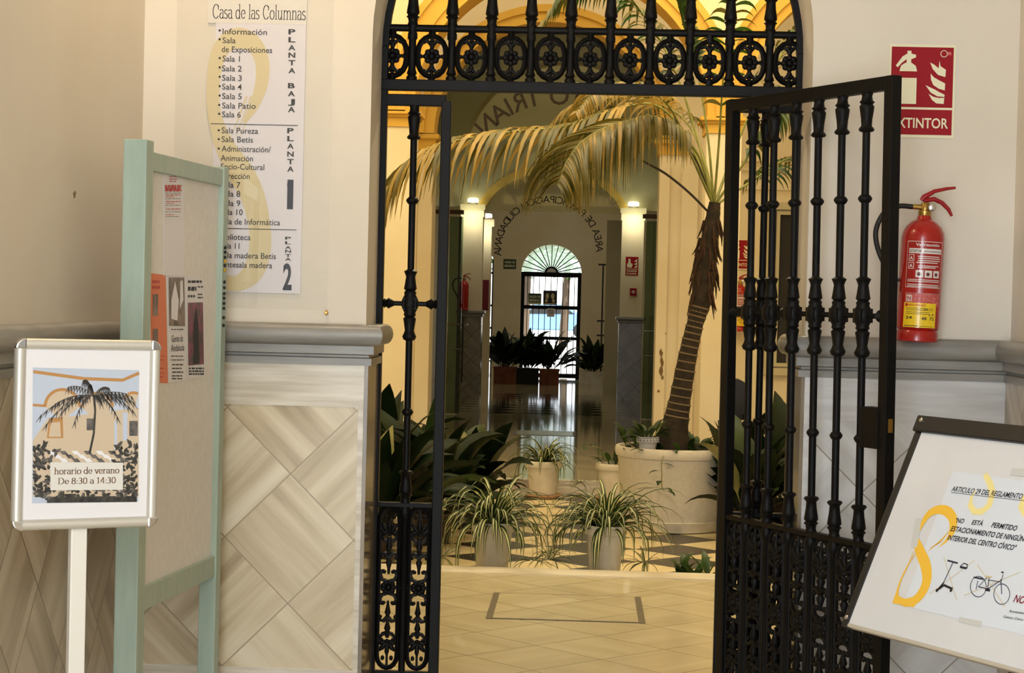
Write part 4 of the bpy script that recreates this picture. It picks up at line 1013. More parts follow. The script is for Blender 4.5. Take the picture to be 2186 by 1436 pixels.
        obj('label', lb, [M['label_red'], M['label_white'], M['ink'], M['label_pink'], M['label_yellow'], M['redp']], bo)
        bk = mk().box(-.02, .02, r_, r_+.028, .30, .40).tube([(0, r_+.01, .40), (0, r_-.02, .468)], .006, 6); obj('wall_bracket', bk, M['blackplastic'], o)
    return o
eb = at(1957, 729, -.105)
extinguisher('large red fire extinguisher with yellow label hung on the white wall behind the gate leaf', (eb.x, -.105, eb.z), at(1975,452,-.105).z-eb.z-.01, R(1.9))
tag(obj('insect', MB().ball(at(697,667,-.004), .005, .002, .009, 8, 5), M['brass']), 'small brown moth resting on the left wall under the directory sheet', 'insect')
# ------------------------------------------------------------------ easel with a white board, turned and leaning back
psi, tau = R(61), R(24)
E0 = at(1803, 1327, -1.15)
eu = V(math.cos(psi), -math.sin(psi), 0); ew = V(math.sin(tau)*math.sin(psi), math.sin(tau)*math.cos(psi), math.cos(tau))
ES = Sheet(E0, eu, ew); en = ES.N
EM = Matrix(((eu.x, ew.x, en.x, E0.x), (eu.y, ew.y, en.y, E0.y), (eu.z, ew.z, en.z, E0.z), (0,0,0,1)))
BW, BH = .86, ES.pp(1968, 888)[1]
def e(): return MB(EM)
ec = EM @ V(BW/2, 0, -.1)
ez = thing('easel', 'black framed flip chart easel leaning back at the lower right with a white board', 'easel', (ec.x, ec.y, 0))
obj('board', e().box(.017, BW-.017, .0, BH-.035, -.010, -.001), M['board'], ez)
obj('side_rail', e().box(-.008, .016, -.012, BH-.046, -.026, .002), M['blackplastic'], ez, bevel=.003)
obj('side_rail', e().box(BW-.016, BW+.008, -.012, BH-.046, -.026, .002), M['blackplastic'], ez, bevel=.003)
obj('bottom_tray', e().box(.017, BW-.017, -.010, -.0005, -.022, .002), M['alu'], ez, bevel=.002)
obj('clamp_bar', e().box(-.012, BW+.012, BH-.045, BH, -.016, .010), M['blackplastic'], ez, bevel=.004)
for u, v, z in ((.012, BH-.014, .0102), (BW-.012, BH-.014, .0102), (.004, .012, .002)):
    obj('screw', MB(EM).lathe([(.0065,0),(.0065,.002),(.004,.0035)], (u, v, z), 12, axis=(0,0,1)), M['chrome'], ez, smooth=40)
def leg(a, b, r_=.011):
    return MB().tube([a, b], r_, 8)
top = EM @ V(BW/2, BH-.08, -.03)
lu_ = ES.pp(2135, 1424)[0]
for u, du in ((lu_, 0), (BW-.06, .06)):
    a = EM @ V(u, .30, -.024); d = (ew*-1 - en*.06); k = (a.z-.0)/-d.z; obj('leg', leg(a, a + d*k + eu*du), M['blackplastic'], ez)
back = V(-en.x, -en.y, 0).normalized(); a = EM @ V(BW/2, BH-.10, -.028)
obj('leg', leg(a, V(a.x+back.x*.30, a.y+back.y*.30, 0)), M['blackplastic'], ez)
# sheet with the parking rule
k_ = lambda px, py: ES.pp(px, py)
pu0, pv0 = k_(1945, 1262); pu1, pv1 = k_(2016, 1003)
ps0 = k_(1940, 1295); ps1 = k_(2022, 1003)
pw0, ph0 = .5*(ps0[0]+ps1[0]), ps0[1]; ph1 = ps1[1]; pw1 = pw0 + (ph1-ph0)*1.38
sh_ = obj('rule_sheet', MB(EM).box(pw0, pw1, ph0, ph1, -.0009, .0003), M['paperblue'])
tag(sh_, 'cool white printed sheet about parking taped to the easel board', 'paper')
PE = Sheet(E0 + en*.0003, eu, ew)
b_ = MB()
S8 = [(2004,1168,.5),(2022,1152,3.5),(2034,1130,9),(2034,1106,10),(2020,1090,10),(2000,1088,9),(1982,1098,8),(1968,1120,5),(1958,1142,3),(1956,1152,7),(1964,1176,11),(1976,1206,12.5),(1979,1236,12),(1970,1262,12),(1953,1281,10),(1934,1286,8),(1917,1277,5),(1916,1262,3),(1924,1236,2),(1937,1208,1.2),(1950,1186,.5)]
es = 1/ (4050/4.75)
S8 = spline(S8, 4)
PE.stroke(b_, [PE.pp(p.x, p.y) for p in S8], [max(.2, p.z)*es*1.12 for p in S8], 0, 1)
PE.poly(b_, [PE.pp(*p) for p in ((1905,1287),(1951,1296),(1972,1268),(1948,1274),(1925,1280),(1914,1262))], 0, 1.3)
for i in range(4): PE.stroke(b_, [PE.pp(2030-6*i,1128+8*i), PE.pp(2008-7*i,1158+4*i), PE.pp(1990-3*i,1166+4*i)], [.0012, .001, .0002], 0, 1.4); PE.stroke(b_, [PE.pp(1928+6*i,1230-14*i), PE.pp(1940+3*i,1205-9*i), PE.pp(1956+2*i,1182-2*i)], [.0008, .0008, .0002], 0, 1.4)
obj('emblem', b_, M['yellowp'], sh_)
b_ = MB()
PE.stroke(b_, [PE.pp(x, y) for x, y in ((2103,1012),(2113,1030),(2119,1052),(2112,1078),(2096,1092),(2080,1092),(2071,1078),(2074,1062),(2082,1046))], [x*es for x in (6,8,9,9,8,7,7,4,1)], 0, 1)
obj('faded_emblem', b_, M['yellowpale'], sh_); b_ = MB()
PE.stroke(b_, [PE.pp(x, y) for x, y in ((2200,1050),(2186,1062),(2180,1080),(2188,1095),(2204,1100))], [x*es for x in (7,7,8,8,7)], 0, 1)
obj('faded_emblem', b_, M['yellowpale'], sh_)
tx = MB()
def et(s_, x0, x1, y0, y1, cap_px, shear=.18, bold=.012, mi=0):
    """line from photo point (x0,y0) to (x1,y1)"""
    u0, v0 = PE.pp(x0, y0); u1, v1 = PE.pp(x1, y1); _, vc = PE.pp(x0+cap_px*.35, y0-cap_px)
    PE.text(tx, s_, u0, v0, abs(vc-v0), width=math.hypot(u1-u0, v1-v0), rot=math.atan2(v1-v0, u1-u0), shear=shear, bold=bold, mi=mi, k=2)
et('ARTICULO 29 DEL REGLAMENTO', 2031, 2182, 1048, 1065, 11); a = PE.pp(2031,1051); b = PE.pp(2190,1069); PE.stroke(tx, [a, b], .0006, 0, 2)
et('"NO', 2039, 2057, 1115, 1117, 10, bold=.02); et('ESTÁ', 2074, 2097, 1119, 1122, 10, bold=.02); et('PERMITIDO', 2116, 2170, 1125, 1133, 11, bold=.02)
et('ESTACIONAMIENTO DE NINGÚN', 2029, 2186, 1133, 1156, 11, bold=.02)
et('INTERIOR DEL CENTRO CÍVICO"', 2022, 2168, 1152, 1175, 11, bold=.02)
et('NO', 2163, 2186, 1284, 1289, 16, bold=.02, mi=1)
et('Ayuntamiento de', 2154, 2200, 1306, 1313, 5); et('Centro Cívico', 2142, 2184, 1318, 1325, 5)
obj('lettering', tx, [M['ink'], M['maroon']], sh_)
drw = MB()
def ln(pts, wpx=1.0, mi=0, k=2): PE.stroke(drw, [PE.pp(x, y) for x, y in pts], wpx*es, mi, k)
for p in (((2015,1188),(2043,1281)), ((1984,1268),(2081,1196)), ((2087,1205),(2146,1295)), ((2058,1271),(2178,1221))): ln(p, .8, 2, 1.5)
ln([(2023,1196),(2045,1202)], 1.8); ln([(2035,1200),(2014,1245)], 1.1); ln([(2014,1245),(2003,1258)], 2.2); ln([(2003,1258),(2016,1249),(2034,1257)], 2.6, 1); ln([(2015,1243),(2010,1252)], 2)
def ring(cx, cy, rx, ry, w_=.8):
    pts = [(cx+rx*math.cos(2*PI*i/20), cy+ry*math.sin(2*PI*i/20)) for i in range(21)]; ln(pts, w_)
for c in ((2001,1260), (2031,1260)):
    u, v = PE.pp(*c); PE.disc(drw, u, v, .0045, 1, 3)
ln([(2050,1209),(2058,1202),(2066,1205),(2065,1213)], 1.2); ln([(2050,1210),(2064,1213)], 2.4)
ring(2089,1252,17,22); ring(2139,1268,17,22)
ln([(2089,1252),(2109,1257)], 1); ln([(2109,1257),(2112,1232)], 1); ln([(2089,1252),(2108,1232)], .8); ln([(2109,1257),(2135,1240)], 1); ln([(2137,1236),(2139,1268)], 1); ln([(2112,1238),(2136,1242)], .8); ln([(2138,1240),(2142,1226)], .8); ln([(2105,1230),(2118,1232)], 1.8, 2); ln([(2079,1232),(2100,1236)], 1.6); ln([(2138,1221),(2143,1222)], 1.6); ln([(2104,1258),(2114,1260)], 2.8, 1); ln([(2088,1240),(2084,1258)], .9)
obj("drawings", drw, [M['navy'], M['ink'], M['tan']], sh_)
for quad, n in (([(2048,1316),(2097,1326),(2094,1338),(2046,1326)], 0), ([(1944,1168),(1954,1106),(1968,1106),(1958,1168)], 1), ([(2160,1000),(2200,1000),(2200,1018),(2156,1014)], 2)):
    o_ = MB(); uv = [PE.pp(x, y) for x, y in quad]; o_.prism([PE.P(u, v, .6) for u, v in uv], en*.0003)
    lbl = ['strip of clear tape along the bottom edge of the parking sheet', 'strip of clear tape on the left edge of the parking sheet', 'strip of clear tape at the top edge of the parking sheet'][n]
    tag(obj('tape_strip', o_, M['tape']), lbl, 'tape', 'tape strips on the parking sheet')
# ------------------------------------------------------------------ potted plants
PZ = -.12
def blade(mb, base, az, elev, L, W, droop, rnd, mi=0, petiole=.3, n=7, fold=.25, twist=0):
    """lance-shaped leaf on a stalk; az compass angle, elev start elevation, droop bend"""
    p = Vector(base); e_ = elev; pts = []; dirs = []
    tot = L*(1+petiole); seg = tot/(n+2)
    for i in range(n+3):
        d = V(math.cos(az)*math.cos(e_), math.sin(az)*math.cos(e_), math.sin(e_)); pts.append(p.copy()); dirs.append(d)
        p = p + d*seg; e_ -= droop*(i/(n+2))**1.2/(n+2)*2
    side0 = V(-math.sin(az), math.cos(az), 0)
    rows_ = []
    for i, (q, d) in enumerate(zip(pts, dirs)):
        s_ = i*seg; t = (s_-L*petiole)/L
        w_ = .0045 if t <= 0 else max(.0025, W*.5*(math.sin(PI*min(1, t)**.72)**.9))
        sd = (side0*math.cos(twist*max(0, t)) + d.cross(side0)*math.sin(twist*max(0, t))); up = sd.cross(d)*-1
        rows_.append([q - sd*w_ + up*w_*fold, q, q + sd*w_ + up*w_*fold])
    mb.rows(rows_, mi)
def pot_mesh(r1, r0, h, rim=.03, c=(0,0,0), n=28):
    return MB().lathe([(r0*.9,0),(r0,.004),(r0+(r1-.012-r0)*((h-rim)/h),h-rim),(r1-.003,h-rim+.002),(r1,h-rim+.006),(r1,h-.006),(r1-.004,h),(r1-.014,h),(r1-.018,h-.03),(.001,h-.03)], c, n)
def aspidistra(label, c, n, H, seed, pm='terracotta', pr=.16, ph=.24, spread=.25, pale=.12, W=.115, group=None, box=False):
    rnd = random.Random(seed); c = Vector(c); o = thing('aspidistra_plant', label, 'plant', c, group)
    if box:
        m_ = MB().box(c.x-pr, c.x+pr, c.y-pr*.7, c.y+pr*.7, c.z, c.z+ph-.03).box(c.x-pr-.012, c.x+pr+.012, c.y-pr*.7-.012, c.y+pr*.7+.012, c.z+ph-.035, c.z+ph)
    else: m_ = pot_mesh(pr, pr*.78, ph, c=c)
    obj('pot', m_, M[pm], o, smooth=40)
    mb = MB()
    for i in range(n):
        a = rnd.uniform(0, 2*PI); rr = rnd.uniform(0, pr*.7); b_ = c + V(math.cos(a)*rr, math.sin(a)*rr*.7, ph-.03)
        el = rnd.uniform(R(25), R(88)); L = H*rnd.uniform(.55, 1.0)*.80
        blade(mb, b_, a+rnd.uniform(-.5,.5), el, L, W*rnd.uniform(.75,1.15), rnd.uniform(.5, 2.2), rnd, 1 if rnd.random() < pale else (2 if rnd.random() < .18 else 0), petiole=rnd.uniform(.2,.5), twist=rnd.uniform(-.7,.7))
    obj('leaves', mb, [M['leaf'], M['leaf2'], M['leaf3']], o, smooth=180)
    return o
for i, (x, y, n, H, lb) in enumerate((
    (-1.30, 5.75, 44, .80, 'dark aspidistra half hidden by the left gate post, nearest of the left plants'),
    (-.98, 6.45, 50, .84, 'large dark aspidistra left of the gate opening, its leaves reaching over the floor'),
    (-1.42, 7.1, 40, .98, 'tallest dark aspidistra on the left, behind the fixed gate panel'),
    (-.80, 7.3, 34, .62, 'low dark aspidistra in the left group, closest to the far step'))):
    aspidistra(lb, (x, y, PZ), n, H, 11+i, 'blackpot', pr=.15, ph=.20, W=.18, pale=.10, group='aspidistras left of the gate opening')
for i, (x, y, n, H, lb) in enumerate((
    (1.18, 7.15, 40, .78, 'dark aspidistra seen through the gate leaf, right beside the large palm pot'),
    (1.50, 7.9, 44, .92, 'tall dark aspidistra seen through the gate leaf, nearest the right jamb'),
    (1.22, 8.6, 34, .70, 'dark aspidistra behind the palm pot, farthest of the right plants'))):
    aspidistra(lb, (x, y, PZ), n, H, 31+i, 'blackpot', pr=.15, ph=.20, W=.17, pale=.10, group='aspidistras on the right of the patio')
def spider_tuft(mb, c, n, L, rnd, w_=.0105, flat=.75, up=(5, 84), droop=5.4, squash=1.0):
    for i in range(n):
        az = rnd.uniform(0, 2*PI); el = R(rnd.uniform(*up)); l = L*rnd.uniform(.6, 1.1); p = Vector(c) + V(math.cos(az), math.sin(az), 0)*rnd.uniform(0, .05*L/.35); rr = []; k = 8; w0 = w_*rnd.uniform(.8, 1.25); dr_ = droop*rnd.uniform(.55, 1.15)
        sd = V(-math.sin(az), math.cos(az), 0)
        for j in range(k+1):
            t = j/k; w2 = w0*(1-t**2.2)*(.7+.5*min(1, t*4)) + .0006
            d = V(math.cos(az)*math.cos(el), math.sin(az)*math.cos(el), math.sin(el)); upv = sd.cross(d)*-1
            rr.append([p-sd*w2+upv*w2*.35, p-sd*w2*.36, p+sd*w2*.36, p+sd*w2+upv*w2*.35]); p = p + d*(l/k); el -= dr_*(.25+t)/k
            el = max(el, R(-86))
        mb.rows(rr, [0, 1, 0])
def spider_plant(label, c, n, L, seed, pr=.135, ph=.30, saucer=False, runners=2, group='spider plants in white pots'):
    rnd = random.Random(seed); c = Vector(c); o = thing('spider_plant', label, 'plant', c, group)
    z0 = .03 if saucer else 0
    obj('pot', pot_mesh(pr, pr*.68, ph, .055, c+V(0,0,z0)), M['pot'], o, smooth=40)
    if saucer: obj('saucer', MB().lathe([(pr*.75,0),(pr*.9,.004),(pr*1.02,.026),(pr*1.0,.034),(pr*.8,.03),(.001,.028)], c, 28), M['terracotta_saucer'], o, smooth=40)
    obj('soil', MB().lathe([(.001,0),(pr-.02,0),(pr-.02,.004),(.001,.008)], c+V(0,0,z0+ph-.025), 20), M['soil'], o)
    mb = MB(); spider_tuft(mb, c+V(0,0,z0+ph-.02), n, L, rnd)
    obj('leaves', mb, [M['spider'], M['stripe']], o, smooth=180)
    if runners:
        for i in range(runners):
            mb = MB(); ru = MB()
            az = rnd.uniform(-.5, .5)+PI*(i % 2) - .35; P = [c+V(0,0,z0+ph)]; d1 = V(math.cos(az), math.sin(az), 0); l = rnd.uniform(.24,.34)
            P += [P[0]+d1*l*.5+V(0,0,.09), P[0]+d1*l*.9+V(0,0,-.04), P[0]+d1*l+V(0,0,-rnd.uniform(.14,.22))]
            ru.tube(spline(P, 5), .0016, 5); spider_tuft(mb, P[-1], 16, L*.38, rnd, w_=.0045, up=(-20, 60), droop=2.2)
            rn = obj('runner', ru, M['stripe'], o); obj('plantlet', mb, [M['spider'], M['stripe']], rn, smooth=180)
    return o
M['terracotta_saucer'] = mat('brown_saucer', (176,140,108), .6)
p1_ = at(1052,1170,4.86); p2_ = at(1292,1175,4.86)
spider_plant('wide spider plant in the left white pot at the near patio edge', (p1_.x, 4.86, PZ), 112, .50, 3, pr=.125, ph=.335, runners=3)
spider_plant('drooping spider plant in the right white pot at the near patio edge', (p2_.x, 4.86, PZ), 120, .48, 5, pr=.122, ph=.335, runners=2)
p3_ = at(1160,1000,9.46); spider_plant('small spider plant in a white pot on a saucer at the far patio step', (p3_.x, 9.46, PZ), 62, .38, 8, pr=.155, ph=.275, saucer=True, runners=2)
# pothos in a white pot next to the palm
p4_ = at(1312,1000,9.4); rnd = random.Random(21)
po_ = thing('pothos_plant', 'trailing pothos in a white pot on a saucer left of the large palm pot', 'plant', (p4_.x, 9.4, PZ))
cc = V(p4_.x, 9.4, PZ)
obj('pot', pot_mesh(.155, .11, .275, .055, cc+V(0,0,.03)), M['pot'], po_, smooth=40)
obj('saucer', MB().lathe([(.115,0),(.14,.004),(.158,.026),(.155,.034),(.12,.03),(.001,.028)], cc, 28), M['terracotta_saucer'], po_, smooth=40)
def heart(mb, p, az, el, L, W, mi=0): blade(mb, p, az, el, L, W, 1.6, rnd, mi, petiole=.35, n=6)
mb = MB(); st_ = MB()
for i in range(26):
    a = rnd.uniform(0, 2*PI); rr = rnd.uniform(0, .12); heart(mb, cc+V(math.cos(a)*rr, math.sin(a)*rr, .29), a, rnd.uniform(.5,1.3), rnd.uniform(.09,.14), .05, 0 if rnd.random() < .6 else 1)
vine = spline([cc+V(-.05,0,.3), cc+V(-.12,-.05,.42), cc+V(-.2,-.05,.44), cc+V(-.3,-.06,.40)], 5); st_.tube(vine, .002, 5)
for p in vine[4::3]: heart(mb, p, rnd.uniform(2,5), .3, .08, .04, 1)
obj('leaves', mb, [M['leaf3'], M['frond_green']], po_, smooth=180); obj('vine', st_, M['rachis'], po_)
# large speckled pot with the palm
pcx = at(1434,1000,7.62).x; pc0 = V(pcx, 7.62, PZ)
pz1 = at(1420,960,7.25).z - PZ
pr_ = pcx - at(1313,975,7.62).x
pt = thing('palm_plant', 'tall kentia palm with arching fronds in a large speckled pot in the patio', 'palm', pc0)
obj('pot', MB().lathe([(pr_*.72,.03),(pr_*.80,.035),(pr_*.86,.09),(pr_*.90,.20),(pr_*.945,pz1-.10),(pr_*.955,pz1-.09),(pr_*.955,pz1-.075),(pr_*.985,pz1-.07),(pr_,pz1-.05),(pr_,pz1-.012),(pr_*.985,pz1),(pr_*.93,pz1),(pr_*.91,pz1-.04),(.001,pz1-.04)], pc0, 48), M['potbig'], pt, smooth=40)
obj('saucer', MB().lathe([(pr_*.80,0),(pr_*.88,.006),(pr_*.92,.06),(pr_*.93,.075),(pr_*.90,.08),(pr_*.8,.07),(.001,.05)], pc0, 48), M['potbig'], pt, smooth=40)
obj('soil', MB().lathe([(.001,0),(pr_*.9,0),(pr_*.9,.006),(.001,.02)], pc0+V(0,0,pz1-.045), 30), M['soil'], pt)
ty = 7.62
tp = [at(x, y, ty) for x, y in ((1432,962),(1440,915),(1452,850),(1468,760),(1484,690),(1497,640),(1506,580),(1514,520),(1522,462),(1526,432))]
tr = [x/593 for x in (92,58,45,39,35,45,45,39,30,24)]
sp = spline(tp, 5); trr = list(np.interp(np.linspace(0, 9, len(sp)), range(10), tr))
trr = [r_*(1+.05*(i % 2)) for i, r_ in enumerate(trr)]
tk = obj('trunk', MB().tube(sp, trr, 14), M['trunk'], pt, smooth=60)
rg = MB()
for i in range(17):
    t_ = .16+.36*i/16; j = t_*(len(sp)-1); k = int(j); p = sp[k].lerp(sp[k+1], j-k); r_ = trr[k]*1.0+.0035
    d = (sp[k+1]-sp[k]).normalized(); rg.lathe([(r_*.96,-.006),(r_,-.003),(r_,.003),(r_*.96,.006)], p, 14, axis=d)
obj('leaf_scars', rg, M['trunk_ring'], tk, smooth=60)
fb = MB(); rnd = random.Random(4)
for i in range(60):
    k = rnd.randint(int(.56*len(sp)), int(.84*len(sp))); p = sp[k]; a = rnd.uniform(0, 2*PI); r_ = trr[k]*.95
    b = p + V(math.cos(a)*r_, math.sin(a)*r_, 0); fb.tube([b+V(0,0,.04), b+V(math.cos(a)*.02, math.sin(a)*.02, -.03), b+V(math.cos(a)*rnd.uniform(.02,.06), math.sin(a)*.04, -rnd.uniform(.06,.14))], [.012,.009,.002], 5)
obj('fibre', fb, M['fibre'], tk, smooth=60)
def frond(path, nl, L, mats_, seed, droop=1.0, lift=.15, w_=.016, start=.22, base_r=.011, pale=.3, side=1.0, tip=.5):
    """path: points of the midrib from crown to tip"""
    rnd = random.Random(seed); P = spline(path, 8); m = len(P)
    f_ = obj('frond', MB().tube(P, [base_r*(1-.8*i/(m-1)) for i in range(m)], 6), M['rachis'], pt, smooth=60)
    mb = MB()
    for i in range(nl):
        t = start + (1-start)*(i+.5)/nl; j = t*(m-1); k = min(int(j), m-2); p = P[k].lerp(P[k+1], j-k); d = (P[k+1]-P[k]).normalized()
        s_ = d.cross(V(0,0,1)); s_ = s_.normalized() if s_.length > .05 else V(1,0,0); u = s_.cross(d)
        ll = L*(.55+.9*math.sin(PI*(.12+.83*(t-start)/(1-start)))**.9)*.75*(1-tip*t**3)
        for e_ in (-1, 1):
            q = (s_*(e_*.85*side) + d*.55 + u*lift).normalized(); l = ll*rnd.uniform(.88,1.08); a = p.copy(); rr = []; n = 7; dd = droop*rnd.uniform(.85,1.2); tw = rnd.uniform(-.5,.5)
            for h in range(n+1):
                tt = h/n; ws = w_*(.35+1.3*tt if tt < .35 else (.8 if tt < .5 else .8*(1-(tt-.5)/.5)))*1.25+.0008
                sv = q.cross(V(0,0,1)); sv = sv.normalized() if sv.length > .05 else d.copy()
                sv = (sv*.55 + d*.75*(1 if sv.dot(d) >= 0 else -1)).normalized(); sv = (sv + q.cross(sv)*tw).normalized()
                rr.append([a-sv*ws, a+q.cross(sv)*ws*.2, a+sv*ws]); a = a + q*(l/n); q = (q + V(0,0,-1)*(dd*(.25+tt)*.55)).normalized()
            mb.rows(rr, 1 if rnd.random() < pale else 0)
    obj('leaflets', mb, mats_, f_, smooth=180)
    return f_
CR = at(1524, 440, ty)
def fp(*pts): return [CR] + [at(x, y, ty+dy) for x, y, dy in pts]
OL = [M['frond'], M['frond_pale']]; GR = [M['frond_green'], M['frond']]
frond(fp((1490,330,-.1),(1440,285,-.2),(1370,258,-.35),(1300,270,-.5),(1245,300,-.62),(1210,345,-.72),(1190,395,-.8)), 84, .86, OL, 1, droop=1.25, w_=.0145, pale=.14)
frond(fp((1470,300,.1),(1400,225,.15),(1310,235,.1),(1200,270,.0),(1080,283,-.1),(960,304,-.2),(880,345,-.25),(828,400,-.3)), 46, .80, [M['frond'], M['frond_pale']], 2, droop=1.2, w_=.0155, start=.30, pale=.45, tip=-.1)
frond(fp((1490,300,.2),(1440,150,.35),(1380,40,.5),(1300,-30,.55),(1220,-20,.6),(1150,60,.6)), 44, .46, GR, 3, droop=1.0, start=.3, w_=.018, pale=.5)
frond(fp((1500,330,.3),(1460,255,.6),(1390,215,.9),(1300,210,1.2),(1220,240,1.4),(1170,300,1.5)), 36, .46, OL, 4, droop=1.0, start=.3, pale=.6)
frond(fp((1580,360,-.05),(1640,270,-.1),(1700,225,-.1),(1770,240,-.1),(1830,320,-.1)), 40, .44, GR, 5, droop=1.1, start=.25, pale=.35)
frond(fp((1600,390,.2),(1680,340,.4),(1760,330,.5),(1830,380,.6)), 34, .38, GR, 6, droop=1.1, start=.25)
frond(fp((1580,290,.3),(1655,140,.5),(1720,50,.6),(1790,20,.7),(1860,70,.7)), 26, .42, GR, 7, droop=.9, start=.3)
frond(fp((1512,300,.0),(1492,170,.05),(1462,60,.1),(1440,-20,.1)), 26, .30, [M['frond_green'], M['frond_green']], 8, droop=.35, lift=.3, start=.55, w_=.022)
frond(fp((1535,300,-.2),(1545,150,-.5),(1560,30,-.8),(1600,-60,-1.0)), 14, .26, GR, 9, droop=.9, start=.35)
frond(fp((1475,330,-.25),(1430,230,-.6),(1360,180,-.95),(1280,190,-1.25),(1230,240,-1.4)), 34, .34, OL, 10, droop=1.0, start=.4, pale=.7)
dk = MB()
dk.tube(spline([CR+V(-.02,0,-.06), at(1470,410,ty-.05), at(1420,370,ty-.1), at(1370,342,ty-.15)], 5), [.009]*15+[.004], 6)
dk.tube(spline([CR, at(1490,350,ty-.03), at(1462,305,ty-.05), at(1440,250,ty)], 5), .007, 6)
obj('cut_stalk', dk, M['rachis_dark'], pt, smooth=60)
mb = MB(); rnd = random.Random(9)                     # ground cover growing under the trunk
for i in range(70):
    a = rnd.uniform(0, 2*PI); rr = rnd.uniform(.12, pr_*.88); heart(mb, pc0+V(math.cos(a)*rr, math.sin(a)*rr, pz1-.04), a+rnd.uniform(-1,1), rnd.uniform(.4,1.4), rnd.uniform(.07,.13), .045, rnd.randint(0, 1))
for x, y, l in ((1345,905,.2),(1362,925,.16),(1340,940,.16),(1475,880,.3),(1390,900,.2)):
    b = at(x, y, 7.5); heart(mb, V(b.x, 7.55, pc0.z+pz1-.04), PI*.8, 1.2, l, .06, 1)
obj('ground_cover', mb, [M['leaf3'], M['frond_green']], pt, smooth=180)
mb = MB(); sv = MB(); tv = spline([pc0+V(-.05,-pr_*.9,pz1), at(1412,985,7.2), at(1413,1010,7.19), at(1412,1035,7.19), at(1418,1048,7.19)], 5); sv.tube(tv, .003, 5)
for k, az in ((6, 0.2), (9, 3.3), (13, 4.4), (17, 5.5), (20, 5.6)): heart(mb, tv[min(k, len(tv)-1)], az, .0, .075, .04, 1)
vn = obj('trailing_vine', sv, M['rachis'], pt); obj('vine_leaves', mb, [M['leaf3'], M['frond_green']], vn, smooth=180)
# small patterned pot standing in the large one
bp_ = at(1383,950,7.35); bp0 = V(bp_.x, 7.38, PZ+pz1-.035)
b_ = thing('patterned_pot_plant', 'small plant in a blue and white patterned pot set in front of the palm trunk', 'plant', bp0)
obj('pot', pot_mesh(.082, .055, .115, .04, bp0), M['bluepot'], b_, smooth=40)
mb = MB()
for i in range(22):
    a = 2*PI*i/22; a2 = a+.11
    f = lambda q, z, r_=.0828: bp0 + V(math.cos(q)*r_, math.sin(q)*r_, z)
    mb.add([f(a,.082), f(a+.08,.095), f(a+.16,.082), f(a+.16,.09), f(a+.08,.103), f(a,.09)], [(0,1,4,5),(1,2,3,4)])
mb.lathe([(.0829,.106),(.0829,.110)], bp0, 24)
obj('pattern', mb, M['bluepattern'], b_)
mb = MB()
for i in range(34):
    a = rnd.uniform(0, 2*PI); heart(mb, bp0+V(math.cos(a)*.04, math.sin(a)*.04, .1), a, rnd.uniform(.2,1.3), rnd.uniform(.08,.16), .045, rnd.randint(0, 1))
obj('leaves', mb, [M['leaf3'], M['frond_green']], b_, smooth=180)
# low creeper at the patio edge by the leaf
cp = at(1484,1225,4.75); mb = MB(); c_ = V(cp.x, 4.75, PZ)
for i in range(22):
    a = rnd.uniform(0, 2*PI); heart(mb, c_+V(rnd.uniform(-.08,.1), rnd.uniform(-.05,.1), .01), a, rnd.uniform(.6,1.4), rnd.uniform(.11,.2), .05, rnd.randint(0, 1))
tag(obj('creeper_plant', mb, [M['leaf3'], M['frond_green']], smooth=180, origin=c_), 'low leafy sprig at the patio edge beside the open gate leaf', 'plant')
# ------------------------------------------------------------------ gallery and corridor furnishings
s0 = at(1545,510,12.69); s1 = at(1605,512,12.69); s2 = at(1600,575,12.69)
ext_sign(s1.x-.205*.99, s0.z, 12.69, 'red extinguisher sign on the cream gallery wall seen between gate bars', wd=.205, ht=.295)
xb = at(1578,707,12.58)
extinguisher('small-looking red fire extinguisher on the cream gallery wall across the patio', (xb.x, 12.59, xb.z), .46, 0)
# hooded black bin behind the right plants
bn_ = at(1575,835,9.0); bx = bn_.x
bb = thing('litter_bin', 'black hooded bin standing behind the plants on the right of the patio', 'bin', (bx, 9.0, PZ))
zt_ = at(1575,808,9.0).z
obj('post', MB().tube([(bx, 9.0, PZ), (bx, 9.0, zt_-.3)], .025, 10), M['blackplastic'], bb, smooth=50)
hp = [(-.07,-.32),(-.07,0),(.0,0),(.04,-.02),(.07,-.07),(.075,-.14),(.055,-.16),(.06,-.32)]
obj('hood', MB().prism([(bx+a, 8.88, zt_+b) for a, b in hp], (0, .2, 0)), M['blackplastic'], bb, bevel=.006)
# glazed screen across the corridor
YG = 18.3
gl0, gl1 = at(955,700,YG).x, at(1405,700,YG).x; li, ri = at(1032,700,YG).x, at(1312,700,YG).x; gz = at(1180,462,YG).z
def gdoor(x0, x1, hx, label):
    o = thing('glass_door', label, 'door', ((x0+x1)/2, YG, 0))
    obj('pane', MB().box(x0, x1, YG-.005, YG+.005, .01, gz-.03), M['glassdark'], o)
    obj('edge_post', MB().box(hx-.012, hx+.012, YG-.014, YG+.014, .01, gz-.03), M['blackplastic'], o)
    for py in ((692, 745) if hx < -.5 else (706, 759)):
        z = at(980 if hx < -.5 else 1385, py, YG).z; obj('handle_bar', MB().tube([(hx-.13, YG-.04, z), (hx+.13, YG-.04, z)], .012, 8).tube([(hx-.11, YG, z), (hx-.11, YG-.04, z)], .007, 6), M['chrome'], o)
    obj('pull_rod', MB().tube([(hx+.07, YG-.05, at(0,650,YG).z), (hx+.07, YG-.05, at(0,790,YG).z)], .012, 8), M['blackplastic'], o)
    return o
gdoor(gl0, at(984,700,YG).x, at(977,700,YG).x, 'green tinted glass door on the left side of the corridor entrance')
gdoor(at(1374,700,YG).x, gl1, at(1398,700,YG).x, 'green tinted glass door on the right side of the corridor entrance')
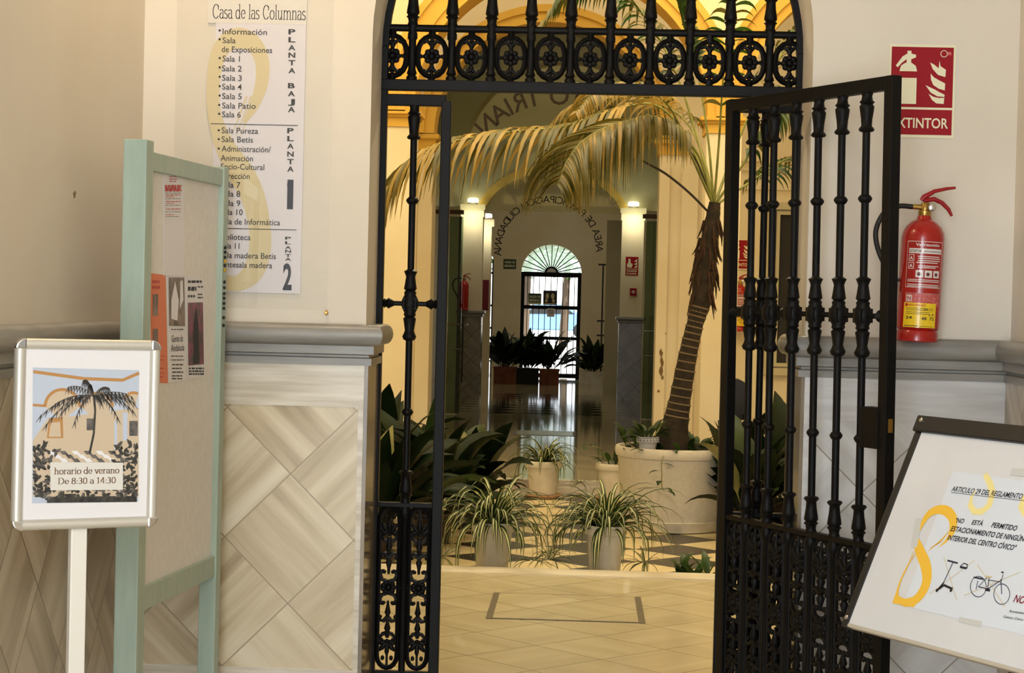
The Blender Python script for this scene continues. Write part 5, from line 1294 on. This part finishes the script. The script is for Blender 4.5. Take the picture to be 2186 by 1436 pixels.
tb = thing('glass_fanlight', 'lettered glass panel over the corridor entrance with reversed arched lettering', 'glass panel', ((gl0+gl1)/2, YG, gz))
obj('pane', MB().box(gl0-.3, gl1+.3, YG-.005, YG+.005, gz+.05, 4.4), M['glass'], tb)
obj('header_rail', MB().box(gl0-.3, at(990,460,YG).x, YG-.04, YG+.04, gz+.002, gz+.055), M['wood'], tb)
obj('header_rail', MB().box(at(1372,468,YG).x, gl1+.1, YG-.04, YG+.04, gz+.002, gz+.055), M['wood'], tb)
LS = Sheet((0, YG-.006, 0), (1,0,0), (0,0,1)); lb = MB()
def arc_text(mb, S, text, cpx, a0, a1, rpx, ypl, cap_px, mi=0, bold=.01):
    """reversed writing on a circle, from angle a0 to a1 (degrees, counter-clockwise from +x)"""
    cu, cv = S.pp(*cpx); k = (ypl+DIST)/FPX
    def wid(c):
        if c == ' ': return .45
        q = [p[0] for p in text2d(c, 0, 0)[0]]; return max(q)-min(q)+.2
    ws = [wid(c) for c in text]; tot = sum(ws)-ws[0]/2-ws[-1]/2; run = 0
    for i, c in enumerate(text):
        if i: run += ws[i-1]/2+ws[i]/2
        if c == ' ': continue
        a = R(a0+(a1-a0)*run/tot); r_ = rpx*k
        S.text(mb, c, cu+r_*math.cos(a), cv+r_*math.sin(a), cap_px*k, rot=a-PI/2, mirror=True, align='c', mi=mi, bold=bold)
arc_text(lb, LS, 'AREA DE PARTICIPACION CIUDADANA', (1171,534), 3, 184, 101, YG, 16, bold=0)
obj('lettering', lb, M['ink'], tb)
YL = 13.05
LS2 = Sheet((0, YL-.006, 0), (1,0,0), (0,0,1)); lb = MB()
fz0 = at(1168,300,YL).z
tb2 = thing('arch_glass', 'glass panel in the ochre arch with large reversed lettering behind the palm', 'glass panel', (BC.x, YL, fz0))
fp_ = [(BC.x+(BRX-.02)*math.cos(PI*i/24), YL-.004, fz0+(BRX-.02)*math.sin(PI*i/24)) for i in range(25)]
obj('pane', MB().prism(fp_, (0,.008,0)), M['glass'], tb2)
arc_text(lb, LS2, 'DISTRITO TRIANA', (1178,395), 30, 150, 172, YL, 40)
obj('lettering', lb, M['ink_dark'], tb2)
# dark red cabinet on the slim rear pier
rc0 = at(1028,597,YQ-.1); rc1 = at(1042,662,YQ-.1)
rcb = thing('hose_cabinet', 'dark red narrow cabinet hung on the slim pier at the back left', 'cabinet', ((rc0.x+rc1.x)/2, YQ-.06, rc1.z))
obj('body', MB().box(rc0.x, rc1.x, YQ-.12, YQ-.001, rc1.z, rc0.z), M['maroon'], rcb, bevel=.004)
obj('door_panel', MB().box(rc0.x+.012, rc1.x-.012, YQ-.126, YQ-.12, rc1.z+.02, rc0.z-.02), M['maroon'], rcb)
# lamps on the piers
for n, x0, x1, py, YP_ in (('left', PLx0, PLx1, 440, YP), ('right', PRx0, PRx1, 448, YP), ('slim rear', at(1026,600,YQ).x, at(1047,600,YQ).x, 468, YQ)):
    zc = at({'left': 1005, 'right': 1348}.get(n, 1036), py, YP_).z + (.03 if YP_ == YP else 0); xc = (x0+x1)/2
    l_ = thing('uplight', 'small lit lamp on top of the '+n+' corridor pier', 'lamp', (xc, YP_+.05, zc), 'lamps on the corridor piers')
    obj('base', MB().lathe([(.07,0),(.08,.01),(.08,.03)], (xc, YP_+.05, zc), 16), M['whitemetal'], l_)
    obj('bulb_cover', MB().lathe([(.078,.03),(.085,.045),(.08,.09),(.05,.10)], (xc, YP_+.05, zc), 16), M['lamp'], l_, smooth=50)
    d = bpy.data.lights.new('pier_lamp', 'POINT'); d.energy = 6; d.color = (1,.95,.72); d.shadow_soft_size = .08
    lo = bpy.data.objects.new('pier_lamp', d); C.objects.link(lo); lo.location = (xc, YP_-.26, zc-.22)
# extinguisher on the left pier
xe = at(989,662,YP-.11)
extinguisher('dark red fire extinguisher on the left corridor pier beyond the glass', (xe.x, YP-.10, xe.z), .46, 0, False)
def plate(name, label, quad, y, m, marks=None, th=.004, cat='sign'):
    x0 = at(quad[0], quad[1], y).x; x1 = at(quad[2], quad[1], y).x; z1 = at((quad[0]+quad[2])/2, quad[1], y).z; z0 = at((quad[0]+quad[2])/2, quad[3], y).z
    o = thing(name, label, cat, ((x0+x1)/2, y, z0)); obj('plate', MB().box(x0, x1, y-th, y-.0005, z0, z1), m, o)
    if marks:
        S = Sheet((x0, y-th, z0), (1,0,0), (0,0,1)); b_ = MB(); ms_ = marks(S, b_, x1-x0, z1-z0); obj('marks', b_, ms_, o)
    return o
def mk_push(S, b, w_, h):
    S.poly(b, [(w_*.12,h*.42),(w_*.5,h*.42),(w_*.55,h*.62),(w_*.4,h*.66),(w_*.36,h*.9),(w_*.22,h*.9),(w_*.2,h*.66),(w_*.1,h*.62)], 0, 2)
    for k in range(3): S.poly(b, [(w_*.66,h*(.42+.16*k)),(w_*.9,h*(.42+.16*k)),(w_*.92,h*(.58+.16*k)),(w_*.78,h*(.5+.16*k))], 0, 2)
    S.rect(b, w_*.04, h*.335, w_*.96, h*.36, 0, 2); S.text(b, 'PULSADOR', w_*.1, h*.2, h*.09, width=w_*.8, bold=.03, k=2); S.text(b, 'DE ALARMA', w_*.1, h*.06, h*.09, width=w_*.8, bold=.03, k=2); return [M['signglow']]
plate('alarm_sign', 'dark red alarm sign with hand and flame on the right corridor pier', (1336,548,1363,588), YP, M['signred'], mk_push)
def mk_btn(S, b, w_, h): S.disc(b, w_*.5, h*.5, w_*.22, 0, 2, 12); S.rect(b, w_*.2, h*.45, w_*.8, h*.55, 0, 2); return [M['label_white']]
plate('alarm_button', 'small square red alarm button on the right corridor pier below the sign', (1345,615,1359,631), YP, M['signred'], mk_btn, .03)
def mk_exit(S, b, w_, h): S.text(b, 'SALIDA DE', w_*.1, h*.58, h*.24, width=w_*.8, bold=.03, k=2); S.text(b, 'EMERGENCIA', w_*.08, h*.2, h*.24, width=w_*.84, bold=.03, k=2); return [M['signglow']]
plate('exit_sign', 'dark green emergency exit sign on the far wall left of the arched door', (1075,553,1102,574), YF, M['greensign'], mk_exit)
# street door: fan grille and barred leaf
gd = thing('barred_door', 'black barred street door under a fan grille at the far end of the corridor', 'door', (dcx, YF+.15, 0))
YD = YF+.15; zh = zf(583)
fr = MB().box(dcx-dr, dcx-dr+.07, YD-.03, YD+.03, 0, zh).box(dcx+dr-.07, dcx+dr, YD-.03, YD+.03, 0, zh).box(dcx-dr, dcx+dr, YD-.04, YD+.04, zh-.07, zh+.02)
zmid = zf(656); zk = zf(722)
fr.box(dcx-dr+.07, dcx+dr-.07, YD-.025, YD+.025, zmid-.035, zmid+.035).box(dcx-dr+.07, dcx+dr-.07, YD-.025, YD+.025, zk-.03, zk+.03).box(dcx-dr+.07, dcx+dr-.07, YD-.02, YD+.02, .02, .1)
obj('frame', fr, M['iron'], gd)
for k in range(9):
    x = dcx-dr+.07+(2*dr-.14)*(k+.5)/9; obj('bar', MB().tube([(x, YD, .05), (x, YD, zh-.05)], .008, 6), M['iron'], gd)
fc = V(dcx, YD, dzs+.01); hub = .115
obj('fan_hub', MB().tube([(dcx+hub*math.cos(PI*i/12), YD, fc.z+hub*math.sin(PI*i/12)) for i in range(13)], .02, 6), M['iron'], gd)
for k in range(1, 14):
    a = PI*k/14; obj('fan_bar', MB().tube([(dcx+hub*math.cos(a), YD, fc.z+hub*math.sin(a)), (dcx+dr*math.cos(a), YD, fc.z+(dzt-dzs)*math.sin(a))], .009, 6), M['iron'], gd)
obj('fan_glass', MB().prism([(dcx+(dr-.01)*math.cos(PI*i/24), YD+.03, fc.z+(dzt-dzs-.01)*math.sin(PI*i/24)) for i in range(25)], (0,.006,0)), M['frost'], gd)
obj('hub_plate', MB().prism([(dcx+hub*math.cos(PI*i/12), YD, fc.z+hub*math.sin(PI*i/12)) for i in range(13)], (0,.01,0)), M['paper'], gd)
def mk_foot(S, b, w_, h):
    for d in (-1, 1): S.disc(b, w_*(.5+d*.2), h*.62, w_*.13, 0, 2, 12, h*.2); S.disc(b, w_*(.5+d*.26), h*.3, w_*.1, 0, 2, 10, h*.14)
    S.rect(b, w_*.04, h*.02, w_*.96, h*.12, 0, 2); return [M['tan']]
plate('door_notice', 'black notice with two pale hands on the barred street door', (1160,620,1189,651), YD-.03, M['ink'], mk_foot)
def mk_n2(S, b, w_, h): S.text(b, 'SALIDA DE', w_*.08, h*.6, h*.22, width=w_*.84, k=2, bold=.03); S.text(b, 'EMERGENCIA', w_*.08, h*.28, h*.22, width=w_*.84, k=2, bold=.03); S.rect(b, 0, 0, w_, h*.18, 0, 2); return [M['signglow']]
plate('door_notice', 'dark green notice with two lines of lettering on the barred street door', (1128,626,1156,650), YD-.03, M['greensign'], mk_n2)
def mk_n3(S, b, w_, h):
    S.stroke(b, [(w_*(.5+.3*math.cos(2*PI*i/16)), h*(.6+.22*math.sin(2*PI*i/16))) for i in range(17)], w_*.04, 0, 2); S.stroke(b, [(w_*.3,h*.76),(w_*.7,h*.44)], w_*.04, 0, 2); return [M['ink_grey']]
plate('door_notice', 'small white notice with a crossed circle under the middle bar of the street door', (1168,658,1184,676), YD-.03, M['paper'], mk_n3)
# second opening on the left is a glazed side light
sx0, sx1 = at(1034,640,YF).x, at(1052,640,YF).x
sl = MB().box(sx0, sx0+.03, YD-.02, YD+.02, 0, zf(556)).box(sx1-.03, sx1, YD-.02, YD+.02, 0, zf(556))
for py in (585, 655, 703): sl.box(sx0+.03, sx1-.03, YD-.02, YD+.02, zf(py)-.02, zf(py)+.02)
struct('window_3', sl, M['iron'])
# planters in front of the door
G_F = 'aspidistras in front of the street door'
def far_pl(px_, py_, pm, label, n, H, seed, pr, ph, box):
    b = fl(px_, py_); aspidistra(label, (b.x, b.y, 0), n, H, seed, pm, pr, ph, W=.15, pale=.0, box=box, group=G_F)
far_pl(1078, 818, 'terracotta', 'dark aspidistra in a terracotta trough at the corridor end, leftmost of the row', 48, .78, 51, .20, .30, True)
far_pl(1125, 819, 'dark', 'dark aspidistra in a black trough at the corridor end between two terracotta ones', 46, .80, 52, .20, .28, True)
far_pl(1172, 821, 'terracotta', 'dark aspidistra in a terracotta trough right in front of the barred street door', 48, .76, 53, .17, .28, True)
far_pl(1262, 824, 'pot', 'dark aspidistra in a cream trough right of the barred street door', 34, .66, 54, .20, .26, True)
# coat stand shaped pole right of the door
ps = at(1288,560,YF-1.2); pz_ = at(1288,563,YF-1.2).z
ls = thing('pole_stand', 'thin black pole with a short crossbar standing right of the far door', 'stand', (ps.x, YF-1.2, 0))
obj('pole', MB().tube([(ps.x, YF-1.2, 0), (ps.x, YF-1.2, pz_)], .016, 8), M['blackplastic'], ls)
obj('crossbar', MB().box(ps.x-.09, ps.x+.09, YF-1.22, YF-1.18, pz_-.03, pz_), M['blackplastic'], ls)
for py in (685, 716):
    z = at(1288,py,YF-1.2).z; obj('arm', MB().box(ps.x-.09, ps.x+.06, YF-1.21, YF-1.19, z-.015, z+.015), M['blackplastic'], ls)
# monitor-like dark board between the left piers
# ------------------------------------------------------------------ the street seen through the far door
cy = 72.0
cxx = at(1175,690,cy).x
car = thing('parked_car', 'blue parked car in the bright street beyond the barred door', 'car', (cxx, cy, -.03))
prof = [(-2.0,.30),(-2.05,.55),(-1.9,.78),(-1.2,.92),(-.7,1.35),(.55,1.40),(1.2,.98),(1.9,.85),(2.05,.6),(2.0,.30)]
obj('body', MB().prism([(cxx+a, cy-.8, b-.03) for a, b in prof], (0,1.6,0)), M['carblue'], car, bevel=.06)
obj('side_window', MB().prism([(cxx+a, cy-.815, b-.03) for a, b in ((-1.0,.95),(-.62,1.28),(.5,1.32),(.98,.98))], (0,.02,0)), M['dark'], car)
for a in (-1.25, 1.25): obj('wheel', MB().lathe([(.2,0),(.31,.02),(.31,.2),(.2,.22)], (cxx+a, cy-.82, .28), 24, axis=(0,1,0)), M['tyre'], car, smooth=40)
rnd = random.Random(77)
def street_tree(x, y, h, r_, label):
    o = thing('street_tree', label, 'tree', (x, y, -.03)); obj('trunk', MB().tube([(x, y, -.03), (x+.1, y, h*.6)], [.16,.1], 10), M['bark'], o, smooth=60)
    mb = MB()
    for i in range(3200):
        d = V(rnd.gauss(0,1), rnd.gauss(0,1), rnd.gauss(0,1)); d = d.normalized()*r_*rnd.random()**.4; p = V(x, y, h) + d
        a = rnd.uniform(0, 2*PI); t1 = V(math.cos(a), math.sin(a), rnd.uniform(-.5,.5))*.12; t2 = V(-math.sin(a), math.cos(a), rnd.uniform(-.6,.6))*.07
        mb.add([p-t1, p+t2, p+t1, p-t2], [(0,1,2,3)])
    obj('crown', mb, M['tree'], o)
for i, (px_, y, h, r_, lb) in enumerate(((1120, 50, 4.3, 2.2, 'green street tree left of the view through the far door'), (1205, 56, 4.6, 2.4, 'green street tree right of the view through the far door'))):
    street_tree(at(px_, 600, y).x, y, h, r_, lb)
hx = at(1175, 640, 62).x
hs = thing('street_house', 'pale house across the street beyond the barred door', 'building', (hx, 86, -.03))
obj('wall', MB().box(hx-9, hx+9, 85, 88, -.03, 2.6), M['facade'], hs)
for k in range(-3, 4): obj('window', MB().box(hx+k*2-.45, hx+k*2+.45, 84.95, 84.995, .9, 2.0), M['skyblue'], hs)
